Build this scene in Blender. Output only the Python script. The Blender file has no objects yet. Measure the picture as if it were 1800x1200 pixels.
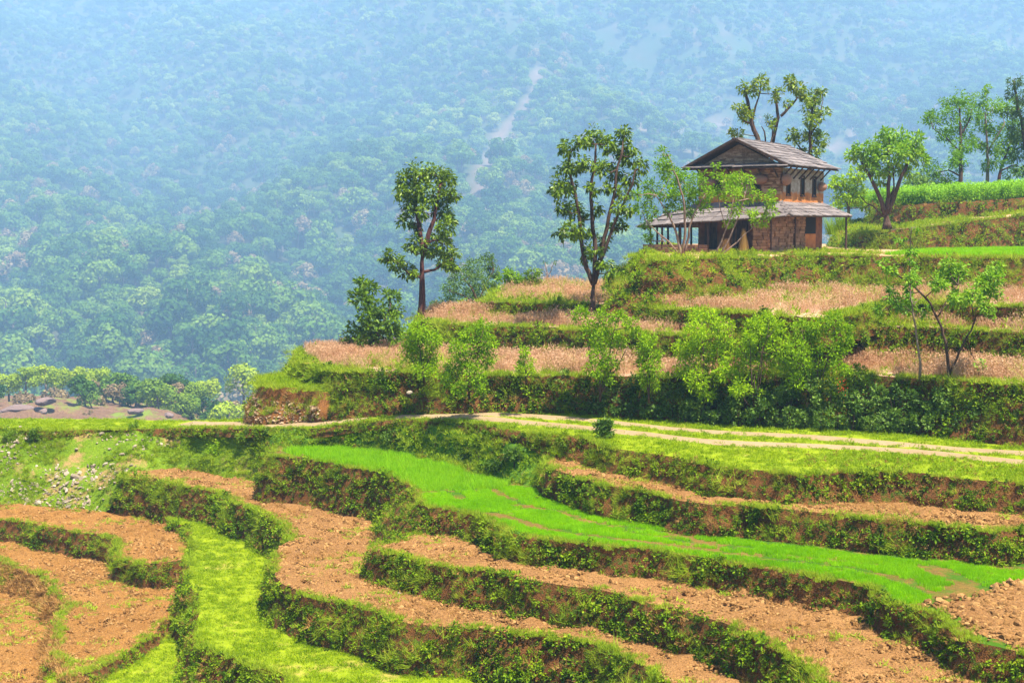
import bpy, math, random
import numpy as np
from mathutils import Vector
from mathutils.geometry import delaunay_2d_cdt

# ------------------------------------------------------------------ camera, sky, sun, exposure
SC = bpy.context.scene
COL = SC.collection
CZ = 14.6                      # camera height above the lowest near ground
F = 2400.0                     # focal length in photo pixels (1800 wide)
PITCH = math.atan(200.0 / F)

cam_d = bpy.data.cameras.new("camera")
cam_d.sensor_width = 36.0
cam_d.lens = 36.0 * F / 1800.0
cam_d.clip_start = 0.5
cam_d.clip_end = 12000
cam = bpy.data.objects.new("camera", cam_d)
COL.objects.link(cam)
cam.location = (0, 0, CZ)
cam.rotation_euler = (math.pi / 2 - PITCH, 0, 0)
SC.camera = cam

SUN_EL, SUN_AZ = math.radians(66), math.radians(138)     # azimuth clockwise from +Y (view direction)
world = bpy.data.worlds.new("World")
SC.world = world
world.use_nodes = True
wn = world.node_tree
wn.nodes.clear()
wo = wn.nodes.new("ShaderNodeOutputWorld")
wb = wn.nodes.new("ShaderNodeBackground")
ws = wn.nodes.new("ShaderNodeTexSky")
ws.sky_type = 'NISHITA'
ws.sun_disc = False
ws.sun_elevation = SUN_EL
ws.sun_rotation = SUN_AZ
ws.dust_density = 1.5
wb.inputs["Strength"].default_value = 0.05
wn.links.new(ws.outputs[0], wb.inputs[0])
wn.links.new(wb.outputs[0], wo.inputs[0])

sun_d = bpy.data.lights.new("sun", 'SUN')
sun_d.energy = 5.0
sun_d.angle = math.radians(0.6)
sun_d.color = (1.0, 0.93, 0.79)
sun = bpy.data.objects.new("sun", sun_d)
COL.objects.link(sun)
sdir = Vector((math.sin(SUN_AZ) * math.cos(SUN_EL), math.cos(SUN_AZ) * math.cos(SUN_EL), math.sin(SUN_EL)))
sun.rotation_euler = sdir.to_track_quat('Z', 'Y').to_euler()

vs = SC.view_settings
vs.view_transform = 'Standard'
vs.look = 'None'
vs.gamma = 1.0
vs.exposure = 1.86
vs.use_curve_mapping = False
SC.render.engine = 'CYCLES'
SC.cycles.use_denoising = True
SC.cycles.max_bounces = 6
SC.cycles.diffuse_bounces = 3
SC.cycles.glossy_bounces = 1
SC.cycles.transmission_bounces = 3
SC.cycles.transparent_max_bounces = 4
SC.cycles.volume_bounces = 1
SC.cycles.caustics_reflective = False
SC.cycles.caustics_refractive = False

rng = np.random.default_rng(7)
random.seed(7)

# ------------------------------------------------------------------ numeric helpers
def hash2(ix, iy, s=0):
    n = (ix.astype(np.int64) * 374761393 + iy.astype(np.int64) * 668265263 + s * 974634777) & 0x7fffffff
    n = ((n ^ (n >> 13)) * 1274126177) & 0x7fffffff
    return ((n ^ (n >> 16)) & 0xffff) / 65535.0

def vnoise(x, y, s=0):
    x = np.asarray(x, float); y = np.asarray(y, float)
    ix = np.floor(x); iy = np.floor(y)
    fx = x - ix; fy = y - iy
    fx = fx * fx * (3 - 2 * fx); fy = fy * fy * (3 - 2 * fy)
    a = hash2(ix, iy, s); b = hash2(ix + 1, iy, s); c = hash2(ix, iy + 1, s); d = hash2(ix + 1, iy + 1, s)
    return (a + (b - a) * fx) * (1 - fy) + (c + (d - c) * fx) * fy - 0.5

def fbm(x, y, o=3, s=0):
    r = 0; a = 1.0; f = 1.0
    for k in range(o):
        r = r + a * vnoise(np.asarray(x) * f + 17.3 * k, np.asarray(y) * f - 9.1 * k, s + k)
        a *= .5; f *= 2.03
    return r

def ray(u, v):
    a = (u - 900.0) / F; b = (600.0 - v) / F
    return np.array([a, math.cos(PITCH) + b * math.sin(PITCH), -math.sin(PITCH) + b * math.cos(PITCH)])

def at_depth(u, v, D):
    r = ray(u, v); r = r * (D / r[1])
    return np.array([r[0], r[1], CZ + r[2]])

def on_level(u, v, hf):
    r = ray(u, v)
    h = hf(0.0) if callable(hf) else hf
    for _ in range(25):
        t = -h / r[2]
        h = hf(r[0] * t) if callable(hf) else hf
    t = -h / r[2]
    return np.array([r[0] * t, r[1] * t, CZ - h])

def resample(P, step):
    P = np.asarray(P, float)
    d = np.r_[0, np.cumsum(np.linalg.norm(np.diff(P[:, :2], axis=0), axis=1))]
    n = max(2, int(d[-1] / step) + 1)
    s = np.linspace(0, d[-1], n)
    return np.stack([np.interp(s, d, P[:, k]) for k in range(P.shape[1])], 1)

def smooth(P, it=2):
    P = P.copy()
    for _ in range(it):
        P[1:-1] = P[1:-1] * .5 + (P[:-2] + P[2:]) * .25
    return P

def inside(px, py, poly):
    poly = np.asarray(poly)
    res = np.zeros(len(px), bool)
    j = len(poly) - 1
    for i in range(len(poly)):
        xi, yi = poly[i][:2]; xj, yj = poly[j][:2]
        c = ((yi > py) != (yj > py)) & (px < (xj - xi) * (py - yi) / (yj - yi + 1e-12) + xi)
        res ^= c
        j = i
    return res

def dist_poly(px, py, P):
    P = np.asarray(P)[:, :2]
    d = np.full(len(px), 1e9)
    for a, b in zip(P[:-1], P[1:]):
        ab = b - a; L = ab @ ab + 1e-12
        t = np.clip(((px - a[0]) * ab[0] + (py - a[1]) * ab[1]) / L, 0, 1)
        d = np.minimum(d, np.hypot(px - a[0] - t * ab[0], py - a[1] - t * ab[1]))
    return d

# ------------------------------------------------------------------ mesh helpers
def mesh_np(name, V, faces, mats=None, smooth_shade=False, midx=None):
    """faces: list of int arrays, each (n,3) or (n,4)"""
    me = bpy.data.meshes.new(name)
    V = np.asarray(V, np.float32)
    if not isinstance(faces, list): faces = [faces]
    faces = [np.asarray(f, np.int32) for f in faces if len(f)]
    me.vertices.add(len(V)); me.vertices.foreach_set("co", V.ravel())
    lv = np.concatenate([f.ravel() for f in faces])
    tot = np.concatenate([np.full(len(f), f.shape[1], np.int32) for f in faces])
    st = np.r_[0, np.cumsum(tot)[:-1]].astype(np.int32)
    me.loops.add(len(lv)); me.loops.foreach_set("vertex_index", lv)
    me.polygons.add(len(tot)); me.polygons.foreach_set("loop_start", st)
    me.polygons.foreach_set("loop_total", tot)
    if midx is not None: me.polygons.foreach_set("material_index", np.asarray(midx, np.int32))
    me.polygons.foreach_set("use_smooth", np.full(len(tot), smooth_shade))
    me.update(calc_edges=True)
    for m in (mats or []): me.materials.append(m)
    return me

def link(name, me, parent=None, loc=None):
    o = bpy.data.objects.new(name, me); COL.objects.link(o)
    if parent is not None: o.parent = parent
    if loc is not None: o.location = loc
    return o

def tag(o, label=None, cat=None, group=None, kind=None):
    if label: o["label"] = label
    if cat: o["category"] = cat
    if group: o["group"] = group
    if kind: o["kind"] = kind
    return o

def empty(name, loc, label, cat, group=None, rz=0.0):
    o = bpy.data.objects.new(name, None); COL.objects.link(o)
    o.location = loc; o.rotation_euler = (0, 0, rz); o.empty_display_size = .2
    return tag(o, label, cat, group)

class MB:
    """collects shapes into one mesh"""
    def __init__(s): s.v = []; s.f = []; s.n = 0
    def add(s, V, Fs):
        s.v.append(np.asarray(V, float)); s.f += [tuple(i + s.n for i in f) for f in Fs]; s.n += len(V)
    def box(s, x0, x1, y0, y1, z0, z1):
        V = [(x, y, z) for z in (z0, z1) for y in (y0, y1) for x in (x0, x1)]
        s.add(V, [(0, 2, 3, 1), (4, 5, 7, 6), (0, 1, 5, 4), (2, 6, 7, 3), (0, 4, 6, 2), (1, 3, 7, 5)])
    def bar(s, p, q, w, t):
        p = np.array(p, float); q = np.array(q, float); a = q - p; a /= np.linalg.norm(a) + 1e-9
        u = np.cross(a, (0, 0, 1.0));
        if np.linalg.norm(u) < .01: u = np.array([1.0, 0, 0])
        u /= np.linalg.norm(u); n = np.cross(u, a)
        V = [c + u * i * w / 2 + n * j * t / 2 for c in (p, q) for i, j in ((-1, -1), (1, -1), (1, 1), (-1, 1))]
        s.add(V, [(3, 2, 1, 0), (4, 5, 6, 7), (0, 1, 5, 4), (1, 2, 6, 5), (2, 3, 7, 6), (3, 0, 4, 7)])
    def tube(s, P, R, k=6, cap=True):
        P = np.asarray(P, float); n = len(P)
        if np.isscalar(R): R = np.full(n, R)
        V = []
        for i in range(n):
            a = P[min(i + 1, n - 1)] - P[max(i - 1, 0)]; a = a / (np.linalg.norm(a) + 1e-9)
            u = np.cross(a, (0.31, 0.95, 0.05)); u /= np.linalg.norm(u) + 1e-9; w = np.cross(a, u)
            for j in range(k):
                t = 2 * math.pi * j / k
                V.append(P[i] + R[i] * (math.cos(t) * u + math.sin(t) * w))
        Fs = []
        for i in range(n - 1):
            for j in range(k):
                Fs.append((i * k + j, i * k + (j + 1) % k, (i + 1) * k + (j + 1) % k, (i + 1) * k + j))
        if cap:
            Fs.append(tuple(range(k))[::-1]); Fs.append(tuple((n - 1) * k + j for j in range(k)))
        s.add(V, Fs)
    def mesh(s, name, mat, smooth_shade=False):
        me = bpy.data.meshes.new(name)
        me.from_pydata([tuple(map(float, p)) for p in np.concatenate(s.v)], [], s.f)
        if smooth_shade: me.polygons.foreach_set("use_smooth", np.full(len(me.polygons), True))
        me.materials.append(mat); me.update()
        return me
    def build(s, name, mat, parent=None, smooth_shade=False, loc=None):
        return link(name, s.mesh(name, mat, smooth_shade), parent, loc)

# ------------------------------------------------------------------ materials
def newmat(name):
    m = bpy.data.materials.new(name); m.use_nodes = True
    nt = m.node_tree; nt.nodes.clear()
    return m, nt, nt.nodes.new("ShaderNodeOutputMaterial")

def N(nt, t, **kw):
    n = nt.nodes.new(t)
    for k, v in kw.items():
        if k in n.inputs: n.inputs[k].default_value = v
        else: setattr(n, k, v)
    return n

def mixc(nt, fac, a, b, blend='MIX'):
    m = N(nt, "ShaderNodeMix", data_type='RGBA', blend_type=blend)
    for sock, val in ((m.inputs[0], fac), (m.inputs[6], a), (m.inputs[7], b)):
        if isinstance(val, bpy.types.NodeSocket): nt.links.new(val, sock)
        elif isinstance(val, (int, float)): sock.default_value = val
        else: sock.default_value = (*val, 1)
    return m.outputs[2]

def ramp(nt, src, stops):
    r = N(nt, "ShaderNodeValToRGB")
    e = r.color_ramp.elements
    while len(e) < len(stops): e.new(.5)
    for el, (p, c) in zip(e, stops):
        el.position = p; el.color = (*c, 1) if len(c) == 3 else c
    nt.links.new(src, r.inputs[0])
    return r.outputs[0]

def pos(nt):
    return N(nt, "ShaderNodeNewGeometry").outputs["Position"]

def noise(nt, scale, detail=4, rough=.6, vec=None, dist=0.0):
    n = N(nt, "ShaderNodeTexNoise", Scale=scale, Detail=detail, Roughness=rough, Distortion=dist)
    nt.links.new(vec if vec is not None else pos(nt), n.inputs["Vector"])
    return n.outputs["Fac"]

def rgbpt(v): return (v, v, v)

def principled(nt, out, col, rough=.9, bump=None, bstr=.5, bdist=.05, spec=.2):
    p = N(nt, "ShaderNodeBsdfPrincipled")
    p.inputs["Roughness"].default_value = rough
    p.inputs["Specular IOR Level"].default_value = spec
    if isinstance(col, bpy.types.NodeSocket): nt.links.new(col, p.inputs["Base Color"])
    else: p.inputs["Base Color"].default_value = (*col, 1)
    if bump is not None:
        b = N(nt, "ShaderNodeBump", Strength=bstr, Distance=bdist)
        nt.links.new(bump, b.inputs["Height"]); nt.links.new(b.outputs[0], p.inputs["Normal"])
    nt.links.new(p.outputs[0], out.inputs[0])
    return p

def leafmat(name, stops, trans=.35, rough=.55, wscale=0.0, pl=.6):
    """stops: colours from dark to light; varies per leaf, per plant"""
    m, nt, out = newmat(name)
    g = N(nt, "ShaderNodeNewGeometry"); oi = N(nt, "ShaderNodeObjectInfo")
    a = N(nt, "ShaderNodeMath", operation='MULTIPLY'); nt.links.new(g.outputs["Random Per Island"], a.inputs[0]); a.inputs[1].default_value = pl
    b = N(nt, "ShaderNodeMath", operation='MULTIPLY_ADD'); nt.links.new(oi.outputs["Random"], b.inputs[0]); b.inputs[1].default_value = 1 - pl
    nt.links.new(a.outputs[0], b.inputs[2])
    fac = b.outputs[0]
    if wscale:
        nz = noise(nt, wscale, 3, .6)
        c = N(nt, "ShaderNodeMath", operation='MULTIPLY_ADD'); nt.links.new(nz, c.inputs[0]); c.inputs[1].default_value = 1.0
        d = N(nt, "ShaderNodeMath", operation='MULTIPLY_ADD'); nt.links.new(fac, d.inputs[0]); d.inputs[1].default_value = .7
        nt.links.new(d.outputs[0], c.inputs[2]); d.inputs[2].default_value = -.35
        fac = c.outputs[0]
    k = len(stops)
    col = ramp(nt, fac, [(i / (k - 1), s) for i, s in enumerate(stops)])
    df = N(nt, "ShaderNodeBsdfPrincipled"); df.inputs["Roughness"].default_value = rough
    df.inputs["Specular IOR Level"].default_value = .25 if rough < .55 else .08
    nt.links.new(col, df.inputs["Base Color"])
    if trans > 0:
        tr = N(nt, "ShaderNodeBsdfTranslucent")
        tc = mixc(nt, 1.0, col, (1.0, 1.0, .45), 'MULTIPLY')
        nt.links.new(tc, tr.inputs[0])
        mx = N(nt, "ShaderNodeMixShader"); mx.inputs[0].default_value = trans
        nt.links.new(df.outputs[0], mx.inputs[1]); nt.links.new(tr.outputs[0], mx.inputs[2])
        nt.links.new(mx.outputs[0], out.inputs[0])
    else:
        nt.links.new(df.outputs[0], out.inputs[0])
    return m

M = {}
# tree and shrub leaves (linear base colours)
M['leaf_hero'] = leafmat("leaf_broad_glossy", [(.03, .065, .002), (.10, .17, .004), (.20, .30, .006), (.29, .30, .012)], .3, .4)
M['leaf_light'] = leafmat("leaf_fresh_green", [(.09, .21, .004), (.18, .34, .006), (.30, .44, .015)], .42, .55)
M['leaf_yel'] = leafmat("leaf_yellow_green", [(.07, .19, .008), (.17, .34, .012), (.30, .45, .03)], .4, .5)
M['leaf_bright'] = leafmat("leaf_bright_green", [(.11, .22, .003), (.24, .40, .004), (.40, .54, .010)], .4, .55)
M['leaf_dense'] = leafmat("leaf_dense_green", [(.045, .10, .002), (.12, .22, .004), (.25, .36, .008)], .35, .5)
M['leaf_olive'] = leafmat("leaf_feathery_olive", [(.07, .14, .03), (.14, .24, .05), (.22, .32, .08)], .35, .6)
M['leaf_hedge'] = leafmat("leaf_hedge_green", [(.03, .075, .006), (.08, .16, .012), (.20, .30, .04)], .3, .5)
M['leaf_pine'] = leafmat("leaf_drooping_olive", [(.03, .07, .012), (.07, .13, .02), (.11, .17, .03)], .3, .6)
M['leaf_bank'] = leafmat("leaf_bank_creeper", [(.012, .036, .001), (.05, .11, .002), (.155, .245, .004), (.27, .30, .010)], .2, .6, .45)
M['leaf_bank2'] = leafmat("leaf_bank_fresh", [(.10, .19, .003), (.22, .33, .005), (.34, .42, .01)], .35, .55, .6)
M['leaf_dry'] = leafmat("leaf_bank_dry", [(.10, .045, .015), (.22, .11, .035), (.30, .20, .05)], .2, .7)
M['grass'] = leafmat("grass_short", [(.105, .19, .001), (.20, .30, .002), (.31, .38, .006)], .35, .6, .35)
M['grass_yel'] = leafmat("grass_tufts_yellow", [(.14, .22, .01), (.26, .36, .015), (.38, .40, .04)], .35, .6, .5)
M['rice'] = leafmat("rice_seedlings", [(.14, .36, .0003), (.26, .55, .0003), (.40, .66, .0005)], .45, .55, .5)
M['rice_soft'] = leafmat("rice_young_pale", [(.16, .40, .003), (.26, .52, .005), (.36, .58, .012)], .45, .55)
M['straw'] = leafmat("dry_millet_stalks", [(.34, .17, .09), (.50, .30, .18), (.64, .44, .30)], .25, .7, .25)
M['drystraw'] = leafmat("dry_orange_straw", [(.20, .09, .02), (.38, .20, .06), (.52, .32, .12)], .2, .7)
M['corn'] = leafmat("corn_leaves", [(.09, .24, .004), (.18, .38, .007), (.30, .48, .02)], .4, .5)
M['forest'] = leafmat("forest_leaves", [(.012, .04, .006), (.03, .085, .008), (.08, .165, .010), (.17, .26, .02), (.32, .37, .06)], .3, .6, .0032, .25)
M['forest_dry'] = leafmat("forest_leaves_dry", [(.15, .10, .06), (.24, .17, .09), (.30, .26, .12)], .25, .7)
M['forest_fg'] = leafmat("valley_tree_leaves", [(.08, .14, .010), (.22, .32, .015), (.38, .46, .03)], .35, .6, 0, .4)

def soilmat(name, cols, scale=1.0, bstr=.7, green=None, gscale=.35, gthr=.56, per=0.0, speck=0.0):
    m, nt, out = newmat(name)
    n1 = noise(nt, .55 * scale, 6, .65); n2 = noise(nt, 9 * scale, 4, .7); n3 = noise(nt, 34 * scale, 2, .6)
    c = ramp(nt, n2, [(.3, cols[0]), (.5, cols[1]), (.7, cols[2])])
    c = mixc(nt, .5, c, ramp(nt, n1, [(.3, cols[0]), (.7, cols[2])]))
    c = mixc(nt, .35, c, ramp(nt, n3, [(.35, cols[0]), (.65, cols[2])]))
    if speck:
        sp = noise(nt, 26 * scale, 3, .75)
        c = mixc(nt, ramp(nt, sp, [(.36, rgbpt(speck)), (.5, rgbpt(0))]), c, tuple(x * .3 for x in cols[0]))
    if green:
        g = noise(nt, gscale, 6, .7)
        f = ramp(nt, g, [(gthr - .05, rgbpt(0)), (gthr + .05, rgbpt(1))])
        c = mixc(nt, f, c, mixc(nt, n2, green, tuple(x * 1.6 for x in green)))
    if per:
        oi = N(nt, "ShaderNodeObjectInfo").outputs["Random"]
        c = mixc(nt, per, c, ramp(nt, oi, [(0, tuple(x * .35 for x in cols[0])), (.5, cols[1]), (1, tuple(min(.9, x * 1.15) for x in cols[2]))]))
    ad = N(nt, "ShaderNodeMath", operation='ADD'); nt.links.new(n2, ad.inputs[0]); nt.links.new(n3, ad.inputs[1])
    principled(nt, out, c, .95, ad.outputs[0], bstr, .06, .1)
    return m

M['plough'] = soilmat("ploughed_soil", [(.16, .066, .019), (.29, .14, .045), (.42, .23, .085)], 1.0, 1.0, speck=.85)
M['plough_or'] = soilmat("ploughed_soil_orange", [(.18, .07, .016), (.30, .138, .034), (.42, .22, .064)], 1.0, 1.0, speck=.85)
M['clod'] = soilmat("soil_clods", [(.19, .083, .024), (.31, .155, .048), (.44, .255, .095)], 3, per=.7)
M['bank'] = soilmat("bank_earth", [(.06, .024, .008), (.14, .058, .016), (.26, .11, .034)], 1.2, 1.0, (.04, .065, .006), 5.0, .55, speck=.8)
M['bank_red'] = soilmat("bank_red_earth", [(.09, .035, .012), (.20, .075, .022), (.30, .13, .04)], 1.2, .9, (.04, .09, .01), .8, .62)
M['lawn'] = soilmat("grass_turf", [(.09, .14, .002), (.17, .23, .003), (.25, .29, .008)], .8, .4, (.22, .17, .04), .5, .63)
M['slope'] = soilmat("grassy_scree", [(.06, .13, .005), (.12, .21, .008), (.20, .28, .015)], 1.0, .9, (.24, .15, .06), .6, .58, speck=.6)
M['slope_green'] = soilmat("grassy_bank", [(.03, .085, .008), (.07, .16, .010), (.13, .25, .014)], 1.0, .9, (.12, .06, .02), .6, .62)
M['mud'] = soilmat("paddy_mud", [(.05, .045, .006), (.10, .075, .014), (.24, .13, .035)], 1.0, .5, (.03, .075, .002), .9, .5)
M['strawsoil'] = soilmat("stubble_soil", [(.30, .17, .10), (.40, .25, .16), (.50, .33, .22)], 1.0, .6)
M['dirt'] = soilmat("pale_dirt", [(.18, .115, .055), (.26, .18, .095), (.34, .25, .145)], .8, .4)
M['pathsoil'] = soilmat("path_soil", [(.30, .16, .08), (.42, .25, .14), (.52, .34, .2)], 1.0, .5)
M['stone'] = soilmat("pale_stone", [(.20, .145, .095), (.30, .235, .165), (.42, .35, .27)], 4, .5, per=.5)
M['cutstone'] = soilmat("cut_stone", [(.15, .08, .04), (.27, .17, .09), (.42, .31, .2)], 4, .5, per=.7)
M['rock'] = soilmat("purple_rock", [(.09, .06, .06), (.16, .11, .10), (.25, .18, .16)], .6, .9)

def barkmat(name, a, b):
    m, nt, out = newmat(name)
    mp = N(nt, "ShaderNodeMapping"); mp.inputs["Scale"].default_value = (9, 9, 2)
    nt.links.new(pos(nt), mp.inputs[0])
    n = noise(nt, 1.6, 5, .7, mp.outputs[0])
    principled(nt, out, ramp(nt, n, [(.35, a), (.65, b)]), .9, n, .8, .03)
    return m
M['bark'] = barkmat("bark_dark", (.035, .018, .012), (.11, .065, .045))
M['bark_red'] = barkmat("bark_reddish", (.045, .014, .012), (.11, .045, .035))
M['bark_pale'] = barkmat("bark_pale", (.13, .085, .06), (.28, .20, .15))
M['wood'] = barkmat("weathered_wood", (.03, .016, .01), (.09, .05, .03))
M['wood_pale'] = barkmat("weathered_pale_wood", (.16, .11, .07), (.34, .26, .18))
M['far_bark'] = barkmat("bark_far", (.08, .06, .05), (.2, .16, .13))

# ------------------------------------------------------------------ foliage builders
UP = np.array([0, 0, 1.0])
def leaf_mesh(P, A, L, W, droop=0.0):
    """kite leaves at points P along axes A"""
    n = len(P)
    S = np.cross(A, UP + rng.normal(0, .6, (n, 3))); S /= np.linalg.norm(S, axis=1, keepdims=True) + 1e-9
    L = np.asarray(L).reshape(-1, 1); W = np.asarray(W).reshape(-1, 1)
    nn = np.cross(S, A)
    mid = P + A * L * .45 + nn * L * .08
    V = np.empty((n, 4, 3))
    V[:, 0] = P; V[:, 1] = mid + S * W * .5; V[:, 2] = P + A * L - UP * L * droop; V[:, 3] = mid - S * W * .5
    return V.reshape(-1, 3), np.arange(4 * n).reshape(n, 4)

def unit(v): return v / (np.linalg.norm(v, axis=-1, keepdims=True) + 1e-9)

def clump_leaves(c, r, n, size, droop=.3, tuft=.38, flat=.85):
    """leaves for one clump: tufts spread over and inside a ball"""
    k = max(3, int(n / 16))
    d = unit(rng.normal(size=(k, 3)))
    d[:, 2] = d[:, 2] * flat + .1
    sub = c + d * r * rng.uniform(.35, 1.0, (k, 1)) ** .7
    idx = rng.integers(0, k, n)
    P = sub[idx] + rng.normal(0, tuft * r * .55, (n, 3))
    A = unit(unit(P - c) * .6 + unit(P - sub[idx]) * .5 + rng.normal(0, .45, (n, 3)) - UP * droop)
    return P, A

def blade_mesh(P, H, lean, w):
    n = len(P)
    th = rng.uniform(0, 2 * math.pi, n)
    S = np.stack([np.cos(th), np.sin(th), np.zeros(n)], 1)
    Ld = unit(rng.normal(size=(n, 3)) * np.array([1, 1, 0])) * lean
    T = P + (UP + Ld) * np.asarray(H).reshape(-1, 1)
    V = np.empty((n, 3, 3)); V[:, 0] = P - S * w / 2; V[:, 1] = P + S * w / 2; V[:, 2] = T
    return V.reshape(-1, 3), np.arange(3 * n).reshape(n, 3)

# ------------------------------------------------------------------ instanced stuff
PROTO = {}
def proto(name, me):
    o = bpy.data.objects.new("proto_" + name, me); PROTO[name] = o
    return o

def scatter(name, label, cat, pts, scl, protos, yaw=None, tilt=.25, normals=None):
    pts = np.asarray(pts, np.float32)
    n = len(pts)
    if n == 0: return None
    scl = np.broadcast_to(np.asarray(scl, np.float32), (n,)).copy()
    yaw = rng.uniform(0, 2 * math.pi, n) if yaw is None else yaw
    rot = np.stack([rng.normal(0, tilt, n), rng.normal(0, tilt, n), yaw], 1).astype(np.float32)
    me = bpy.data.meshes.new(name)
    me.vertices.add(n); me.vertices.foreach_set("co", pts.ravel())
    a = me.attributes.new("rot", 'FLOAT_VECTOR', 'POINT'); a.data.foreach_set("vector", rot.ravel())
    a = me.attributes.new("scl", 'FLOAT', 'POINT'); a.data.foreach_set("value", scl)
    a = me.attributes.new("pick", 'INT', 'POINT'); a.data.foreach_set("value", rng.integers(0, len(protos), n).astype(np.int32))
    o = link(name, me)
    tag(o, label, cat, kind="stuff")
    ng = bpy.data.node_groups.new("scatter_" + name, 'GeometryNodeTree')
    ng.interface.new_socket("Geometry", in_out='INPUT', socket_type='NodeSocketGeometry')
    ng.interface.new_socket("Geometry", in_out='OUTPUT', socket_type='NodeSocketGeometry')
    gi = ng.nodes.new('NodeGroupInput'); go = ng.nodes.new('NodeGroupOutput')
    ip = ng.nodes.new('GeometryNodeInstanceOnPoints')
    ng.links.new(gi.outputs[0], ip.inputs['Points'])
    jn = ng.nodes.new('GeometryNodeJoinGeometry')
    for p in reversed(protos):
        oi = ng.nodes.new('GeometryNodeObjectInfo'); oi.inputs['Object'].default_value = PROTO[p]
        oi.inputs['As Instance'].default_value = True
        ng.links.new(oi.outputs['Geometry'], jn.inputs[0])
    ng.links.new(jn.outputs[0], ip.inputs['Instance'])
    ip.inputs['Pick Instance'].default_value = True
    def attr(nm, t):
        x = ng.nodes.new('GeometryNodeInputNamedAttribute'); x.data_type = t; x.inputs['Name'].default_value = nm
        return x.outputs['Attribute']
    ng.links.new(attr("pick", 'INT'), ip.inputs['Instance Index'])
    er = ng.nodes.new('FunctionNodeEulerToRotation'); ng.links.new(attr("rot", 'FLOAT_VECTOR'), er.inputs[0])
    ng.links.new(er.outputs[0], ip.inputs['Rotation'])
    ng.links.new(attr("scl", 'FLOAT'), ip.inputs['Scale'])
    ng.links.new(ip.outputs[0], go.inputs[0])
    o.modifiers.new("scatter", 'NODES').node_group = ng
    return o

def proto_clump(name, mat, n, r, size, asp=.55, droop=.2):
    P, A = clump_leaves(np.zeros(3), r, n, size, droop)
    V, Fc = leaf_mesh(P, A, size * rng.uniform(.7, 1.3, n), size * asp * rng.uniform(.8, 1.2, n))
    proto(name, mesh_np(name, V, Fc, [mat]))

def proto_blades(name, mat, n, rad, h, w, lean):
    P = np.c_[rng.uniform(-rad, rad, (n, 2)), np.full(n, -.01)]
    V, Fc = blade_mesh(P, rng.uniform(.55, 1.1, n) * h, lean, w)
    proto(name, mesh_np(name, V, Fc, [mat]))

for i in range(3):
    proto_clump(f"creeper{i}", M['leaf_bank'], 44, .16, .08)
    proto_clump(f"freshclump{i}", M['leaf_bank2'], 40, .14, .07, .4, -.2)
    proto_clump(f"dryclump{i}", M['leaf_dry'], 34, .14, .07, .3, .3)
    proto_blades(f"lawn{i}", M['grass'], 60, .14, .055, .014, .9)
    proto_blades(f"rim{i}", M['grass_yel'], 46, .10, .16, .014, .7)
    proto_blades(f"rice{i}", M['rice'], 64, .085, .11, .013, .3)
    proto_blades(f"softrice{i}", M['rice_soft'], 46, .12, .20, .014, .4)
    proto_blades(f"weed{i}", M['grass_yel'], 30, .12, .06, .022, 1.3)
    proto_blades(f"strand{i}", M['grass_yel'], 40, .13, .26, .013, 1.1)
    proto_blades(f"hang{i}", M['drystraw'], 30, .12, .17, .014, .9)

def proto_straw(name):
    n = 26
    P = np.c_[rng.uniform(-.18, .18, (n, 2)), np.full(n, -.02)]
    H = rng.uniform(.28, .5, n)
    V, Fc = blade_mesh(P, H, .28, .016)
    top = V.reshape(-1, 3, 3)[:, 2]
    k = 3
    P2 = np.repeat(top, k, 0) - UP * rng.uniform(0, .12, (n * k, 1))
    A = unit(rng.normal(size=(n * k, 3)) + UP * .6)
    V2, F2 = leaf_mesh(P2, A, rng.uniform(.05, .1, n * k), np.full(n * k, .02))
    proto(name, mesh_np(name, np.r_[V, V2], [Fc, F2 + len(V)], [M['straw']]))
for i in range(3): proto_straw(f"straw{i}")

def lump(name, mat, seed, squash=.7, sub=1):
    bm = __import__("bmesh").new()
    __import__("bmesh").ops.create_icosphere(bm, subdivisions=sub, radius=1.0)
    r = np.random.default_rng(seed)
    pl = [(unit(r.normal(size=3)), r.uniform(.62, .95)) for _ in range(9)]
    for v in bm.verts:
        nv = np.array(v.co)
        if sub > 1: k = min([1.0] + [c / (nv @ d) for d, c in pl if nv @ d > .05]) * (1 + r.uniform(-.03, .03))
        else: k = 1 + r.uniform(-.33, .33)
        v.co = Vector((v.co.x * k * 1.1, v.co.y * k * .9, v.co.z * k * squash))
    me = bpy.data.meshes.new(name); bm.to_mesh(me); bm.free(); me.materials.append(mat)
    return me
for i in range(4):
    proto(f"clod{i}", lump(f"clod{i}", M['clod'], 10 + i, .6))
    proto(f"cut{i}", lump(f"cut{i}", M['cutstone'], 50 + i, .6))
    proto(f"pebble{i}", lump(f"pebble{i}", M['stone'], 30 + i, .55))

def proto_corn(name):
    V = []; Fs = []; n0 = 0
    for s in range(3):
        base = np.array([rng.uniform(-.25, .25), rng.uniform(-.25, .25), 0])
        h = rng.uniform(.8, 1.15)
        for k in range(9):
            z = h * (.12 + .1 * k); th = k * 2.4 + rng.uniform(-.5, .5)
            d = np.array([math.cos(th), math.sin(th), 0]); sd = np.array([-d[1], d[0], 0])
            L = rng.uniform(.3, .5)
            for t0, t1 in ((0, .35), (.35, .7), (.7, 1)):
                q = []
                for t in (t0, t1):
                    p = base + UP * (z + L * (.9 * t - .95 * t * t)) + d * L * t * .9
                    w = .032 * (1 - t) ** .6 + .002
                    q += [p - sd * w, p + sd * w]
                V += q; Fs.append([n0, n0 + 1, n0 + 3, n0 + 2]); n0 += 4
    proto(name, mesh_np(name, np.array(V), np.array(Fs), [M['corn']]))
for i in range(3): proto_corn(f"corn{i}")

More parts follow.
